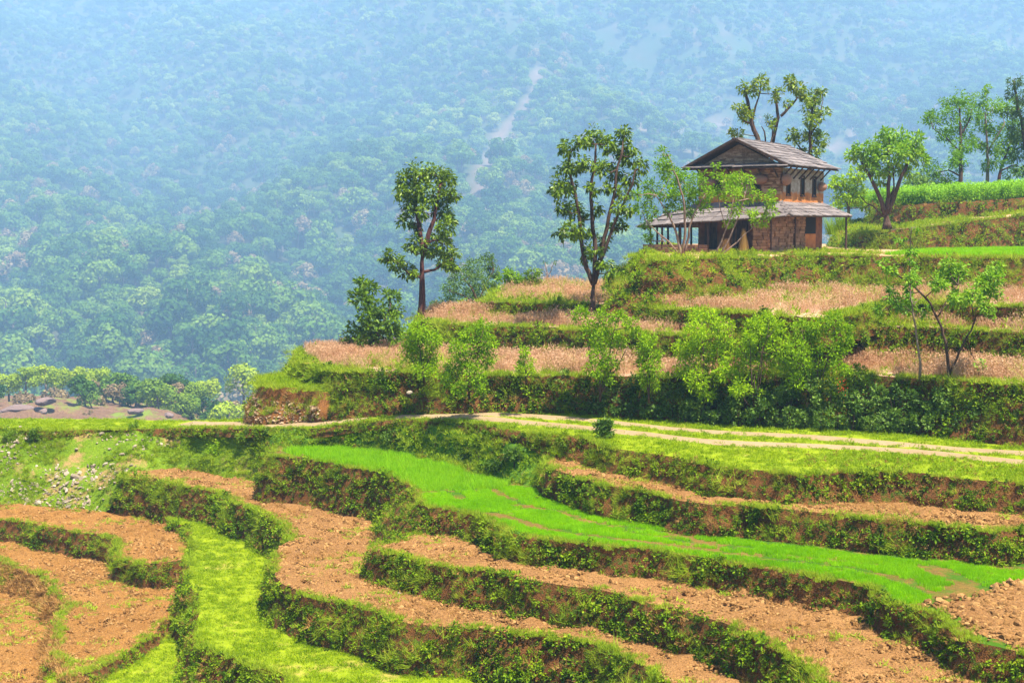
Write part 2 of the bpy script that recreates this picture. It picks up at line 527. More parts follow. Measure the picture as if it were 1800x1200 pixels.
# ------------------------------------------------------------------ terraces
TERR = {}
def terrace(key, name, label, cat, hf, front, back, mat, bank_mat=None, H=1.0, slope=.32, step=.22,
            grid=.35, rough=.03, wav=.05, mode='px', bulge=.13, seed=0):
    """a level field with its earth bank; front edge given in photo pixels on the field's level"""
    def w(p):
        if mode == 'px': return on_level(p[0], p[1], hf)
        X = (p[0] - 900) / F * p[1]
        h = hf(X) if callable(hf) else hf
        return np.array([X, p[1], CZ - h])
    fr = np.array([w(p) for p in front])
    Hs = np.array([p[2] if len(p) > 2 else H for p in front], float)
    Ss = np.array([p[3] if len(p) > 3 else slope for p in front], float)
    bk = np.array([w(p) for p in back])
    E = resample(np.c_[fr, Hs, Ss], step)
    E[:, :2] = smooth(E[:, :2], 2)
    tn = np.gradient(E[:, :2], axis=0); tn = unit(tn)
    poly = np.r_[E[:, :2], bk[:, :2]]
    x, y = poly[:, 0], poly[:, 1]
    area = .5 * np.sum(x * np.roll(y, -1) - np.roll(x, -1) * y)
    out = np.stack([tn[:, 1], -tn[:, 0]], 1) * (1 if area > 0 else -1)
    s = np.arange(len(E)) * step
    wig = fbm(s * 1.1, s * 0 + seed, 3, 40 + seed) * .22
    E[:, :2] += out * wig[:, None]
    lvl = lambda X: CZ - (np.vectorize(hf)(X) if callable(hf) else hf)
    zf = lambda X, Y: lvl(X) + wav * 2 * vnoise(X * .35, Y * .35, seed)
    B = resample(bk[:, :2], 1.0)
    ring = np.r_[E[:, :2], B]
    x0, y0 = ring.min(0); x1, y1 = ring.max(0)
    gx, gy = np.meshgrid(np.arange(x0, x1, grid), np.arange(y0, y1, grid))
    gx = (gx + rng.uniform(-.3, .3, gx.shape) * grid).ravel(); gy = (gy + rng.uniform(-.3, .3, gy.shape) * grid).ravel()
    ok = inside(gx, gy, ring) & (dist_poly(gx, gy, np.r_[ring, ring[:1]]) > grid * .45)
    pts = np.r_[ring, np.c_[gx[ok], gy[ok]]]
    nr = len(ring)
    res = delaunay_2d_cdt([Vector(p) for p in pts], [(i, (i + 1) % nr) for i in range(nr)], [], 1, 1e-4)
    V2 = np.array([tuple(p) for p in res[0]]); T = np.array([t for t in res[2] if len(t) == 3])
    z = zf(V2[:, 0], V2[:, 1]) + rng.normal(0, rough, len(V2)) * np.clip(dist_poly(V2[:, 0], V2[:, 1], ring) / .5, 0, 1)
    o = link(name, mesh_np(name, np.c_[V2, z], T, [mat], True))
    tag(o, label, cat, kind="structure")
    # bank
    k = 9
    rows = []
    for j in range(k + 1):
        t = j / k
        drop = E[:, 3] * t
        bl = bulge * (fbm(s * .8, drop * 1.6 + seed * 5, 3, 70 + seed)) * math.sin(math.pi * min(1, t * 1.15)) * 2
        off = E[:, 4] * drop + bl + (.02 if j else 0)
        rows.append(np.c_[E[:, :2] + out * off[:, None], zf(E[:, 0], E[:, 1]) - drop + (.005 if j == 0 else 0)])
    G = np.stack(rows)            # k+1, n, 3
    n = len(E)
    idx = np.arange((k + 1) * n).reshape(k + 1, n)
    Q = np.stack([idx[:-1, :-1], idx[1:, :-1], idx[1:, 1:], idx[:-1, 1:]], -1).reshape(-1, 4)
    if area < 0: Q = Q[:, ::-1]
    b = link("bank", mesh_np("bank", G.reshape(-1, 3), Q, [bank_mat or M['bank']], True), o)
    TERR[key] = dict(ring=ring, E=E, out=out, zf=zf, G=G, slope=E[:, 4], obj=o, poly_front=E[:, :2])
    return TERR[key]

def bank_points(key, dens, tmin=0.0, tmax=1.0, off=.03, mask=None, u0=-1e9, u1=1e9):
    G = TERR[key]['G']; k, n, _ = G.shape
    e1 = np.linalg.norm(G[:, 1:] - G[:, :-1], axis=2)[:-1]; e2 = np.linalg.norm(G[1:] - G[:-1], axis=2)[:, :-1]
    ar = (e1 * e2).ravel(); N_ = int(ar.sum() * dens)
    c = rng.choice(len(ar), N_, p=ar / ar.sum())
    j, i = np.divmod(c, n - 1)
    a = rng.uniform(size=(N_, 1)); b = rng.uniform(size=(N_, 1))
    P = (G[j, i] * (1 - a) + G[j, i + 1] * a) * (1 - b) + (G[j + 1, i] * (1 - a) + G[j + 1, i + 1] * a) * b
    t = (j + b[:, 0]) / (k - 1)
    uu = 900 + F * P[:, 0] / P[:, 1]
    ok = (t >= tmin) & (t <= tmax) & (uu > u0) & (uu < u1)
    o = TERR[key]['out'][i]
    P = P + np.c_[o * off, np.zeros(N_)]
    return P[ok], t[ok]

def field_points(key, dens, poly_px=None, hf=None, world_poly=None, margin=0.0):
    T = TERR[key]
    ring = T['ring'] if world_poly is None else world_poly
    x0, y0 = ring.min(0)[:2]; x1, y1 = ring.max(0)[:2]
    n = int((x1 - x0) * (y1 - y0) * dens)
    X = rng.uniform(x0, x1, n); Y = rng.uniform(y0, y1, n)
    ok = inside(X, Y, ring)
    X, Y = X[ok], Y[ok]
    uu = 900 + F * X / Y
    k = (uu > -420) & (uu < 1960)
    X, Y = X[k], Y[k]
    return np.c_[X, Y, T['zf'](X, Y)]

def px_poly(pts, hf): return np.array([on_level(u, v, hf)[:2] for u, v in pts])

def lin(a, b): return lambda X: a + b * X
hR = lambda X: float(np.interp(X, [-30, -22, -14.4, -8.8, -4.2, -.6, 1.9, 40], [8.75, 8.6, 8.35, 7.7, 7.0, 6.66, 6.6, 6.6]))
h1 = lin(7.30, .008); h2 = 8.17; h3 = 8.86; h4 = 9.74; h5 = 10.9; h6 = 11.2; h7 = 12.05; h8 = 12.4; h9 = 12.95
hU1 = lin(5.3, -.032); hU2 = lin(4.05, -.03); hU3 = lin(3.3, -.03); hU4 = 1.28
hU6 = lambda X: -.75 - .11 * (X - 30.7); hU7 = lambda X: -1.87 - .06 * (X - 33); hL = 6.35

SOFF = "sloping earth bank"
terrace('U7', 'corn_field', 'highest terrace planted with young green corn', 'field', hU7,
        [(1530, 97), (1570, 90), (1607, 88), (1700, 88), (1800, 88), (2060, 90)], [(2060, 114), (1800, 114), (1480, 114), (1500, 102)],
        M['plough'], H=1.5, slope=.35, mode='D', step=.35, grid=1.2, seed=1)
terrace('U6', 'footpath', 'bare earth footpath terrace below the corn field', 'path', hU6,
        [(1478, 100), (1488, 90, 1.2, .9), (1500, 84, 1.2, .9), (1530, 80.5, 1.6, .7), (1560, 79.5), (1600, 80.5), (1700, 82), (1800, 83), (2060, 85)],
        [(2060, 112), (1480, 112)], M['pathsoil'], H=2.3, slope=.45, mode='D', step=.35, grid=1.0, seed=2)
terrace('U4', 'house_terrace', 'terrace carrying the stone house and a bright rice strip', 'terrace', hU4,
        [(1185, 431), (1160, 438), (1136, 446), (1132, 452), (1160, 456), (1200, 455), (1300, 452), (1440, 448), (1560, 450.5), (1800, 453), (2050, 458)],
        [(2050, 431), (1600, 430), (1300, 429), (1200, 429)], M['pathsoil'], H=2.15, slope=1.0, grid=1.0, step=.3, seed=3, bulge=.38)
terrace('U3', 'stubble_field', 'wide stubble field below the house mound', 'field', hU3,
        [(890, 509), (866, 522), (862, 529), (947, 531), (1035, 535), (1159, 542), (1300, 551), (1440, 557), (1490, 547), (1540, 537), (1600, 534), (1700, 536), (1800, 538), (2050, 550)],
        [(2050, 500), (1800, 495), (1400, 498), (1200, 497), (1085, 500), (1060, 502), (960, 504), (895, 507)], M['strawsoil'], H=1.0, grid=.8, step=.28, seed=4)
terrace('U2', 'stubble_field', 'narrow stubble terrace at the foot of the tallest single tree', 'field', hU2,
        [(765, 547), (747, 555), (741, 564), (815, 571), (983, 575), (1038, 579), (1159, 586), (1300, 590), (1400, 585), (1500, 576), (1650, 577), (1800, 583), (2050, 600)],
        [(2050, 540), (1800, 530), (1650, 525), (1480, 535), (1159, 548), (1035, 542), (950, 540), (855, 543), (800, 546)], M['strawsoil'], H=1.5, slope=.4, grid=.7, step=.26, seed=5)
terrace('U1', 'stubble_field', 'long stubble terrace behind the roadside hedge', 'field', hU1,
        [(548, 611), (533, 619, 2.2, .8), (529, 628, 2.2, .8), (560, 640, 2.2, .6), (607, 651), (721, 653), (873, 657), (1039, 660), (1200, 662), (1400, 658), (1480, 652), (1600, 664), (1800, 674), (2050, 690)],
        [(2050, 610), (1800, 600), (1650, 598), (1480, 600), (1200, 605), (1000, 600), (870, 600), (770, 592), (740, 597), (700, 606), (600, 609)], M['strawsoil'], H=2.0, slope=.4, grid=.6, step=.24, seed=6, bulge=.22)
terrace('L1', 'grass_shelf', 'small bright grass shelf above the stony cut beside the track', 'terrace', hL,
        [(478, 659), (463, 667), (458, 673), (478, 679), (515, 682), (545, 684), (575, 690), (600, 670)], [(620, 650), (560, 651), (505, 654)],
        M['lawn'], bank_mat=M['bank_red'], H=1.8, slope=.45, grid=.5, seed=7, bulge=.16)
R_FRONT = [(-520, 752), (-140, 753), (0, 752), (100, 756), (200, 754), (300, 752), (400, 752), (480, 752), (560, 752), (640, 742), (720, 736), (800, 739), (870, 748),
           (917, 759), (994, 767), (1050, 775), (1078, 787), (1136, 795), (1164, 800), (1244, 816), (1317, 824), (1361, 827), (1411, 835), (1455, 829), (1522, 828), (1605, 831), (1716, 842), (1800, 850), (2050, 872)]
terrace('R', 'grass_verge', 'grassy shelf carrying the dirt track', 'ground', hR, [(u, v, .35 if u < 930 else .9) for u, v in R_FRONT],
        [(2050, 760), (1800, 750), (1500, 738), (1300, 725), (1150, 717), (1000, 710), (870, 705), (720, 710), (600, 712), (470, 722), (430, 735), (330, 739), (200, 736), (100, 735), (0, 736), (-140, 735), (-520, 734)],
        M['lawn'], bank_mat=M['bank'], slope=.5, grid=.5, wav=.04, rough=.012, seed=8)
terrace('T1', 'ploughed_field', 'narrow ploughed strip directly below the grass verge', 'field', h1,
        [(990, 795), (962, 804), (957, 811), (970, 825), (1017, 842), (1055, 853), (1105, 859), (1150, 868), (1205, 880), (1255, 887), (1289, 884), (1344, 889), (1383, 896), (1467, 905), (1550, 912), (1633, 923), (1716, 928), (1755, 934), (1800, 928), (2050, 950)],
        [(2050, 900), (1800, 893), (1716, 888), (1633, 876), (1550, 866), (1383, 854), (1300, 846), (1205, 822), (1144, 812), (1055, 793), (1011, 780)], M['plough'], H=1.05, slope=.35, grid=.3, rough=.045, seed=9)
terrace('T2', 'rice_field', 'curving terrace of bright green rice seedlings', 'field', h2,
        [(478, 792, 1.5), (470, 800, 1.5), (485, 803, 1.6), (522, 803, 1.6), (595, 816, 1.6), (654, 826, 1.7), (699, 838, 1.7), (718, 851, 1.7, .7), (738, 870, 1.7, .9), (745, 888, 1.4, .7), (794, 895, 1.0), (846, 903), (870, 922), (919, 940), (983, 949), (1067, 960), (1150, 967), (1233, 981), (1317, 992), (1400, 1005), (1467, 1018), (1533, 1033), (1553, 1047), (1563, 1062), (1600, 1067), (1647, 1077), (1680, 1107), (1720, 1127), (1780, 1140), (1850, 1165), (2050, 1240)],
        [(2050, 1010), (1800, 985), (1689, 970), (1578, 965), (1433, 945), (1289, 925), (1178, 905), (1055, 888), (989, 866), (945, 832), (900, 828), (835, 816), (800, 806), (700, 783), (600, 776), (520, 778), (490, 785)],
        M['mud'], H=.9, slope=.36, grid=.35, rough=.015, wav=.02, seed=10)
terrace('T3', 'ploughed_field', 'ploughed terrace tapering to a point below the rice field', 'field', h3,
        [(775, 917, .5), (736, 934, .8), (700, 948), (663, 959), (657, 966), (707, 975), (733, 985), (800, 997), (867, 1007), (933, 1020), (1000, 1030), (1100, 1047), (1200, 1075), (1243, 1085), (1287, 1100), (1333, 1120), (1367, 1143), (1407, 1163), (1453, 1200), (1520, 1260), (1600, 1340)],
        [(1900, 1300), (1690, 1175), (1600, 1115), (1533, 1085), (1467, 1045), (1400, 1030), (1289, 1018), (1150, 995), (1067, 987), (983, 976), (895, 958), (852, 938), (800, 905)], M['plough'], H=1.1, slope=.3, grid=.28, rough=.05, seed=11)
terrace('T4', 'ploughed_field', 'large ploughed terrace bending around the grassy corner', 'field', h4,
        [(235, 824, 1.5), (214, 832, 1.6), (216, 840, 1.6), (246, 838, 1.6), (294, 846, 1.6), (330, 855), (390, 866), (418, 885), (446, 894), (485, 915), (513, 931), (513, 942), (504, 952), (479, 973), (485, 989), (475, 1004), (488, 1019), (527, 1037), (573, 1052), (613, 1063), (640, 1067), (683, 1080), (700, 1097), (767, 1102), (833, 1105), (900, 1113), (950, 1115), (1000, 1122), (1040, 1125), (1070, 1135), (1120, 1160), (1185, 1200), (1260, 1260), (1400, 1380)],
        [(1520, 1300), (1300, 1165), (1100, 1095), (933, 1058), (760, 1022), (700, 1010), (700, 960), (690, 910), (640, 885), (602, 876), (522, 858), (474, 832), (432, 828), (390, 825), (345, 815), (294, 812)], M['plough'], H=1.35, slope=.3, grid=.28, rough=.05, seed=12)
terrace('T5', 'grass_terrace', 'bright green grass terrace between the ploughed fields', 'terrace', h5,
        [(305, 908, .5), (300, 915, .5), (329, 928, .5), (343, 953, .5), (337, 979, .7), (337, 1019), (346, 1041), (346, 1075), (340, 1109), (351, 1129), (368, 1143), (400, 1152), (443, 1163), (483, 1180), (510, 1197), (600, 1250), (800, 1340)],
        [(1000, 1340), (820, 1190), (690, 1145), (520, 1085), (490, 1065), (510, 950), (470, 940), (420, 915), (385, 895), (331, 888)], M['lawn'], H=1.6, slope=.35, grid=.35, rough=.015, seed=13)
terrace('T6', 'ploughed_field', 'ploughed orange terrace at the foot of the stony slope', 'field', h6,
        [(-520, 884), (-140, 893), (-60, 901), (0, 910), (57, 921), (113, 932), (170, 939), (210, 948), (218, 958), (210, 982), (241, 987), (278, 990), (300, 987), (326, 979), (345, 960)],
        [(360, 900), (289, 895), (187, 878), (85, 870), (0, 868), (-140, 866), (-520, 864)], M['plough_or'], H=1.1, slope=.28, grid=.3, rough=.05, seed=14)
terrace('T7', 'ploughed_field', 'ploughed orange terrace with a curved strawy edge', 'field', h7,
        [(-520, 925), (-140, 955), (0, 979), (37, 992), (65, 1004), (91, 1024), (108, 1044), (127, 1064), (113, 1080), (99, 1095), (104, 1143), (122, 1165), (118, 1186), (140, 1188, .5), (170, 1169, .5), (241, 1135, .5), (278, 1104, .5), (300, 1085, .5), (320, 1060, .5)],
        [(370, 1010), (330, 990), (283, 1030), (200, 1010), (205, 965), (113, 955), (0, 932), (-140, 920), (-520, 900)], M['plough_or'], H=1.2, slope=.45, grid=.3, rough=.05, seed=15)
terrace('T8', 'grass_terrace', 'low grass plot in the corner below the orange field', 'terrace', h8,
        [(60, 1240), (100, 1330), (250, 1390), (430, 1390)], [(470, 1180), (400, 1080), (340, 1070), (260, 1090), (160, 1140), (95, 1180)], M['lawn'], H=1.2, grid=.4, rough=.015, seed=16)
terrace('T9', 'ploughed_field', 'lowest ploughed plot beside the dry grass bank', 'field', h9,
        [(-520, 1300), (-160, 1330), (60, 1420), (140, 1400)], [(140, 1100), (110, 1010), (0, 985), (-160, 960), (-520, 925)], M['plough_or'], H=1.5, grid=.3, rough=.05, seed=17)

# lofted slopes between the track and the fields below it
def loft(name, label, cat, top, bot, mat, rows=14, step=.3, amp=.2, sag=.12, seed=0):
    n = int(max(np.linalg.norm(np.diff(top, axis=0), axis=1).sum(), np.linalg.norm(np.diff(bot, axis=0), axis=1).sum()) / step)
    def rs(P):
        d = np.r_[0, np.cumsum(np.linalg.norm(np.diff(P, axis=0), axis=1))]; s = np.linspace(0, d[-1], n)
        return np.stack([np.interp(s, d, P[:, k]) for k in range(3)], 1)
    A = smooth(rs(top), 1); B = smooth(rs(bot), 1)
    G = []
    s = np.arange(n) * step
    for j in range(rows + 1):
        t = j / rows
        P = A * (1 - t) + B * t
        w = math.sin(math.pi * t)
        hgt = fbm(s * .5, t * 3 + s * 0, 4, 90 + seed) * amp * 2 * w
        P[:, 2] += hgt - sag * w
        P[:, 1] -= hgt * .5
        G.append(P)
    G = np.stack(G); idx = np.arange((rows + 1) * n).reshape(rows + 1, n)
    Q = np.stack([idx[:-1, :-1], idx[1:, :-1], idx[1:, 1:], idx[:-1, 1:]], -1).reshape(-1, 4)
    o = link(name, mesh_np(name, G.reshape(-1, 3), Q, [mat], True)); tag(o, label, cat, kind="structure")
    d = unit(np.gradient(A[:, :2], axis=0)); out = np.stack([d[:, 1], -d[:, 0]], 1)
    return dict(G=G, out=out, obj=o)

def lv(pts): return np.array([on_level(u, v, h) - np.array([0, 0, dz]) for u, v, h, dz in pts])
topA = lv([(u, v - 1, hR, .0) for u, v in [(-520, 752), (-140, 753), (0, 752), (100, 756), (200, 754), (300, 752), (400, 752), (470, 752)]])
botA = lv([(-520, 877, h6, .1), (-140, 886, h6, .1), (0, 888, h6, .1), (85, 893, h6, .1), (180, 902, h6, .1), (215, 868, 10.4, 0), (225, 842, 9.9, .1), (246, 830, h4, .1), (294, 824, h4, .1), (345, 827, h4, .1), (390, 838, h4, .1), (432, 842, h4, .1), (470, 850, h4, .1)])
TERR['SA'] = loft('stony_slope', 'grassy slope strewn with pale stones below the track', 'slope', topA, botA, M['slope'], seed=1)
topB = lv([(u, v - 1, hR, .0) for u, v in [(440, 752), (480, 752), (560, 752), (640, 742), (720, 736), (800, 739), (870, 748), (917, 759), (994, 767)]])
botB = lv([(462, 846, h4, .1), (470, 812, 8.7, .1), (490, 792, h2, .05), (520, 787, h2, .05), (600, 787, h2, .05), (700, 797, h2, .05), (800, 822, h2, .05), (835, 835, h2, .05), (895, 848, h2, .05), (936, 855, h2, .05), (960, 808, 7.3, .1)])
TERR['SB'] = loft('grassy_bank', 'lush green bank between the track and the pale rice plot', 'slope', topB, botB, M['slope_green'], amp=.3, seed=2)

# ------------------------------------------------------------------ far terrain: valley, rocky knoll, forested mountainside
MY = [0, 150, 230, 300, 350, 430, 520, 610, 700, 800, 900, 1000, 1080, 1250, 1700, 3000]
MH = [46, 46, 41, 34, 29, 17, 0, -26, -58, -102, -150, -195, -222, -215, -120, -60]
FS = 2.5                        # far country: trees here are 15-20 m tall
def base_h(X, Y):
    X = np.asarray(X, float); Y = np.asarray(Y, float)
    near = 14.7 + np.clip(Y - 56, 0, None) * .75
    X = X / FS; Yn = Y; Y = Y / FS
    Yw = Y + 35 * np.sin(X / 150 + .8) * np.clip((Y - 250) / 200, 0, 1) + fbm(X / 120, Y / 160, 3, 5) * 80 * np.clip((Y - 260) / 200, 0, 1)
    # a nearer spur descending behind the big tree
    spur = 9 * np.exp(-((X + 88 - (Y - 430) * .18) / 34) ** 2) * np.exp(-((Y - 430) / 85) ** 2)
    g = np.clip((Y - 240) / 120, 0, 1)
    q = X * .9 + Y * .42 + 30 * vnoise(X / 60, Y / 80, 71)
    rid = 1 - np.abs(2 * ((q / 118) % 1.0) - 1)
    q2 = X * .8 - Y * .3 + 20 * vnoise(X / 40, Y / 50, 73)
    rid2 = 1 - np.abs(2 * ((q2 / 57) % 1.0) - 1)
    far = np.interp(Yw, MY, MH) - spur - g * (15 * rid * rid * (3 - 2 * rid) + 4.5 * rid2 - 8)
    far = far - fbm(X / 40, Y / 40, 2, 11) * 6 * np.clip((Y - 200) / 150, 0, 1)
    return np.where(Yn < 200, np.minimum(near, 46 * FS), far * FS)

def far_hit(u, v):
    r = ray(u, v)
    D = np.arange(125 * FS, 1500 * FS, 1.5)
    X = r[0] / r[1] * D; h = base_h(X, D); hr = -r[2] / r[1] * D
    k = np.argmax(hr >= h)
    return np.array([X[k], D[k]])

az = np.r_[np.radians(np.linspace(-180, -34, 30))[:-1], np.radians(np.linspace(-34, 34, 300)), np.radians(np.linspace(34, 180, 30))[1:]]
rad = np.r_[np.linspace(6, 215, 60)[:-1], np.geomspace(215, 1300 * FS, 280), np.geomspace(1300 * FS, 2400 * FS, 12)[1:]]
AZ, RD = np.meshgrid(az, rad)
GX, GY = np.sin(AZ) * RD, np.cos(AZ) * RD
GH = np.where(GY > 0, base_h(GX, np.maximum(GY, 0)), 14.7)
Vb = np.stack([GX, GY, CZ - GH], -1).reshape(-1, 3)
idx = np.arange(Vb.shape[0]).reshape(AZ.shape)
Qb = np.stack([idx[:-1, :-1], idx[:-1, 1:], idx[1:, 1:], idx[1:, :-1]], -1).reshape(-1, 4)
scar = np.array([far_hit(u, v) for u, v in [(950, 120), (938, 160), (915, 195), (893, 220), (872, 250), (862, 290), (845, 330), (848, 372)]])
bands = [np.array([far_hit(u, v) for u, v in pl]) for pl in (
    [(1130, 245), (1180, 232), (1225, 218), (1290, 215)], [(1190, 262), (1240, 250), (1290, 245)], [(1450, 270), (1500, 235), (1540, 215)], [(1500, 275), (1560, 250)],
    [(1640, 190), (1690, 160), (1720, 140)], [(1600, 260), (1650, 235)], [(1680, 175), (1740, 165)])]
def bareness(X, Y):
    X = X.ravel(); Y = Y.ravel()
    X = X / FS; Y = Y / FS
    wv = fbm(X / 9, Y / 9, 4, 33)
    d = dist_poly(X, Y, scar / FS); b = np.clip(1.15 - d / (4.4 + 4 * wv).clip(.6), 0, 1)
    for k, B in enumerate(bands):
        d = dist_poly(X, Y, B / FS); b = np.maximum(b, np.clip(1.1 - d / (4.5 + 12 * wv).clip(.5), 0, 1))
    return b
bare = np.zeros(Vb.shape[0])
sel = (Vb[:, 1] > 200 * FS)
bare[sel] = bareness(Vb[sel, 0], Vb[sel, 1])
m, nt, out = newmat("mountain_ground")
ba = N(nt, "ShaderNodeAttribute", attribute_name="bare")
ground = ramp(nt, noise(nt, .03, 5, .65), [(.3, (.03, .06, .015)), (.55, (.045, .05, .02)), (.8, (.11, .075, .05))])
rocky = ramp(nt, noise(nt, .06, 6, .7), [(.3, (.09, .06, .045)), (.7, (.17, .12, .085))])
principled(nt, out, mixc(nt, ba.outputs["Fac"], ground, rocky), .95)
M['mountain'] = m
me = mesh_np("mountainside", Vb, Qb, [M['mountain']], True)
a = me.attributes.new("bare", 'FLOAT', 'POINT'); a.data.foreach_set("value", bare.astype(np.float32))
tag(link("mountainside", me), 'forested mountainside and valley rising behind the terraces', 'mountain', kind="structure")

# rocky knoll: a nearer spur in the valley with trees along its back
FK = 1.35
def knoll_h(X, Y):
    X = np.asarray(X, float); Y = np.asarray(Y, float)
    cr = np.interp(X, [-170, -120, -88, -82, -75, -68, -63, -58.7, -52, -45, -30], [30.6, 30.3, 30.6, 29.8, 31.0, 31.4, 31.5, 33.0, 37, 46, 80])
    d = Y - 235
    fr = np.where(-d < 8, -d * .1, .8 + (-d - 8) * .4 + np.clip(-d - 40, 0, None) * .8)
    bk = np.where(d < 70, d * .11, 7.7 + (d - 70) * .9)
    return cr + np.where(d < 0, fr, bk) - fbm(X / 9, Y / 9, 4, 51) * 1.6 - fbm(X / 2.6, Y / 2.6, 3, 53) * .7
kx, ky = np.meshgrid(np.linspace(-170, -26, 200), np.r_[np.linspace(130, 205, 30)[:-1], np.linspace(205, 250, 70), np.linspace(250, 390, 50)[1:]])
kz = CZ - knoll_h(kx, ky)
idx = np.arange(kx.size).reshape(kx.shape)
kq = np.stack([idx[:-1, :-1], idx[:-1, 1:], idx[1:, 1:], idx[1:, :-1]], -1).reshape(-1, 4)
M['knoll'] = soilmat("knoll_rock", [(.06, .035, .025), (.14, .075, .045), (.24, .14, .08)], .22, 1.0, (.09, .12, .015), .12, .56, speck=.7)
tag(link("rocky_knoll", mesh_np("rocky_knoll", np.stack([kx, ky, kz], -1).reshape(-1, 3), kq, [M['knoll']], True)), 'bare pinkish rocky knoll rising from the valley', 'hill', kind="structure")

# ------------------------------------------------------------------ forest
def crown_mesh(name, mat, height, width, n, leaf, blobs=14):
    """domed crown: leaf faces set outward over lumps on an uneven dome"""
    Ps = []; As = []
    cz = height * .52
    for b in range(blobs):
        d = unit(rng.normal(size=3)); d[2] = abs(d[2]) * .9 - .18
        q = rng.uniform(.45, .8)
        c0 = np.array([d[0] * width * .5 * q, d[1] * width * .5 * q, cz + d[2] * height * .5 * q])
        r = width * rng.uniform(.15, .24)
        k = n // blobs
        o = unit(rng.normal(size=(k, 3)) + d * .5 + UP * .25)
        P = c0 + o * r * rng.uniform(.72, 1.05, (k, 1))
        o = unit(o + rng.normal(0, .33, o.shape))
        A = unit(np.cross(o, rng.normal(size=o.shape)))
        Ps.append(P); As.append(np.c_[A, o])
    P = np.concatenate(Ps); A = np.concatenate(As); k = len(P); o = A[:, 3:]; A = A[:, :3]
    S = np.cross(o, A); L = (leaf * rng.uniform(.7, 1.3, k))[:, None]
    V = np.stack([P - A * L * .5, P + S * L * .42, P + A * L * .5, P - S * L * .42], 1).reshape(-1, 3)
    return mesh_np(name, V, np.arange(4 * k).reshape(k, 4), [mat])

def trunk_mesh(name, mat, height, r0):
    b = MB(); pts = np.array([(0, 0, -.5), (0.05, 0, height * .3), (-.1, .08, height * .6), (.05, 0, height * .8)])
    b.tube(pts, [r0, r0 * .75, r0 * .45, r0 * .15], 5)
    for k in range(4):
        th = k * 1.7; q = pts[1] + (pts[2] - pts[1]) * k / 4
        b.tube([q, q + np.array([math.cos(th), math.sin(th), .8]) * height * .22], [r0 * .4, r0 * .12], 4)
    return b.mesh(name, mat)

FOREST = []
for i in range(7):
    dry = i == 6
    hgt = rng.uniform(6.5, 9.5); wd = rng.uniform(6, 8.5)
    cm = crown_mesh(f"forest_crown{i}", M['forest_dry'] if dry else M['forest'], hgt, wd, 500 if dry else 1100, .6)
    tm = trunk_mesh(f"forest_trunk{i}", M['far_bark'], hgt, .28)
    FOREST.append((cm, tm))
    # one mesh for the far mass
    vc = np.empty(len(cm.vertices) * 3, np.float32); cm.vertices.foreach_get("co", vc); vc = vc.reshape(-1, 3)
    vt = np.empty(len(tm.vertices) * 3, np.float32); tm.vertices.foreach_get("co", vt); vt = vt.reshape(-1, 3)
    me = bpy.data.meshes.new(f"forest_tree{i}")
    fc = [tuple(p.vertices) for p in cm.polygons]; ft = [tuple(j + len(vc) for j in p.vertices) for p in tm.polygons]
    me.from_pydata(np.r_[vc, vt].tolist(), [], fc + ft); me.materials.append(cm.materials[0]); me.materials.append(M['far_bark'])
    me.polygons.foreach_set("material_index", np.r_[np.zeros(len(fc), np.int32), np.ones(len(ft), np.int32)]); me.update()
    proto(f"forest{i}", me)

def forest_candidates(d0, d1, sp):
    r = np.arange(d0, d1, sp); pts = []
    for d in r:
        n = int(d * math.radians(58) / sp)
        th = np.radians(-29) + (np.arange(n) + rng.uniform(-.45, .45, n)) / n * math.radians(58)
        dd = d + rng.uniform(-.45, .45, n) * sp
        pts.append(np.c_[np.sin(th) * dd, np.cos(th) * dd])
    P = np.concatenate(pts)
    b = bareness(P[:, 0], P[:, 1])
    keep = (b < .3) & (rng.uniform(size=len(P)) < .97 - .3 * np.clip(fbm(P[:, 0] / 60, P[:, 1] / 60, 2, 61), 0, 1)*2)
    hole = fbm(P[:, 0] / 75 + 3, P[:, 1] / 110, 3, 67); keep &= ~((hole > .4) & (rng.uniform(size=len(P)) < .6))
    return P[keep]
FP = forest_candidates(196 * FS, 1120 * FS, 4.6 * FS)
FZ = CZ - base_h(FP[:, 0], FP[:, 1])
scl = np.exp(rng.normal(.02, .36, len(FP))).clip(.45, 2.0)
scl *= FS * .8 * np.clip(1.12 - FP[:, 1] / FS / 1900, .72, 1)
# the trees of the lower slope that show largest are things of their own
U_ = 900 + F * FP[:, 0] / FP[:, 1]; Vp = 400 - F * (FZ - CZ) / FP[:, 1]
cand = np.where((U_ > -20) & (U_ < 760) & (FP[:, 1] < 420 * FS) & (Vp > 380))[0]
cand = cand[np.argsort(FP[cand, 1])][:150]
mask = np.ones(len(FP), bool); mask[cand] = False
scatter('forest', 'dense hazy forest covering the mountainside', 'forest', np.c_[FP[mask], FZ[mask] - .2], scl[mask], [f"forest{i}" for i in (0, 1, 2, 3, 4, 5, 0, 1, 2, 3, 4, 5, 6)], tilt=.06)

def instance_tree(name, label, cat, group, x, y, z, s, pair, rz):
    e = empty(name, (x, y, z), label, cat, group, rz); e.scale = (s, s, s * rng.uniform(.9, 1.1))
    link("crown", pair[0], e); link("trunk", pair[1], e)
    return e
for c in cand:
    k = int(rng.integers(0, 7)) if rng.uniform() < .5 else int(rng.integers(0, 6))
    instance_tree('forest_tree', 'brown dry forest tree on the lower mountainside' if k == 6 else 'leafy green forest tree on the lower mountainside', 'tree',
                  'dry forest trees' if k == 6 else 'green forest trees', FP[c, 0], FP[c, 1], FZ[c] - .2, scl[c], FOREST[k], rng.uniform(0, 6.28))
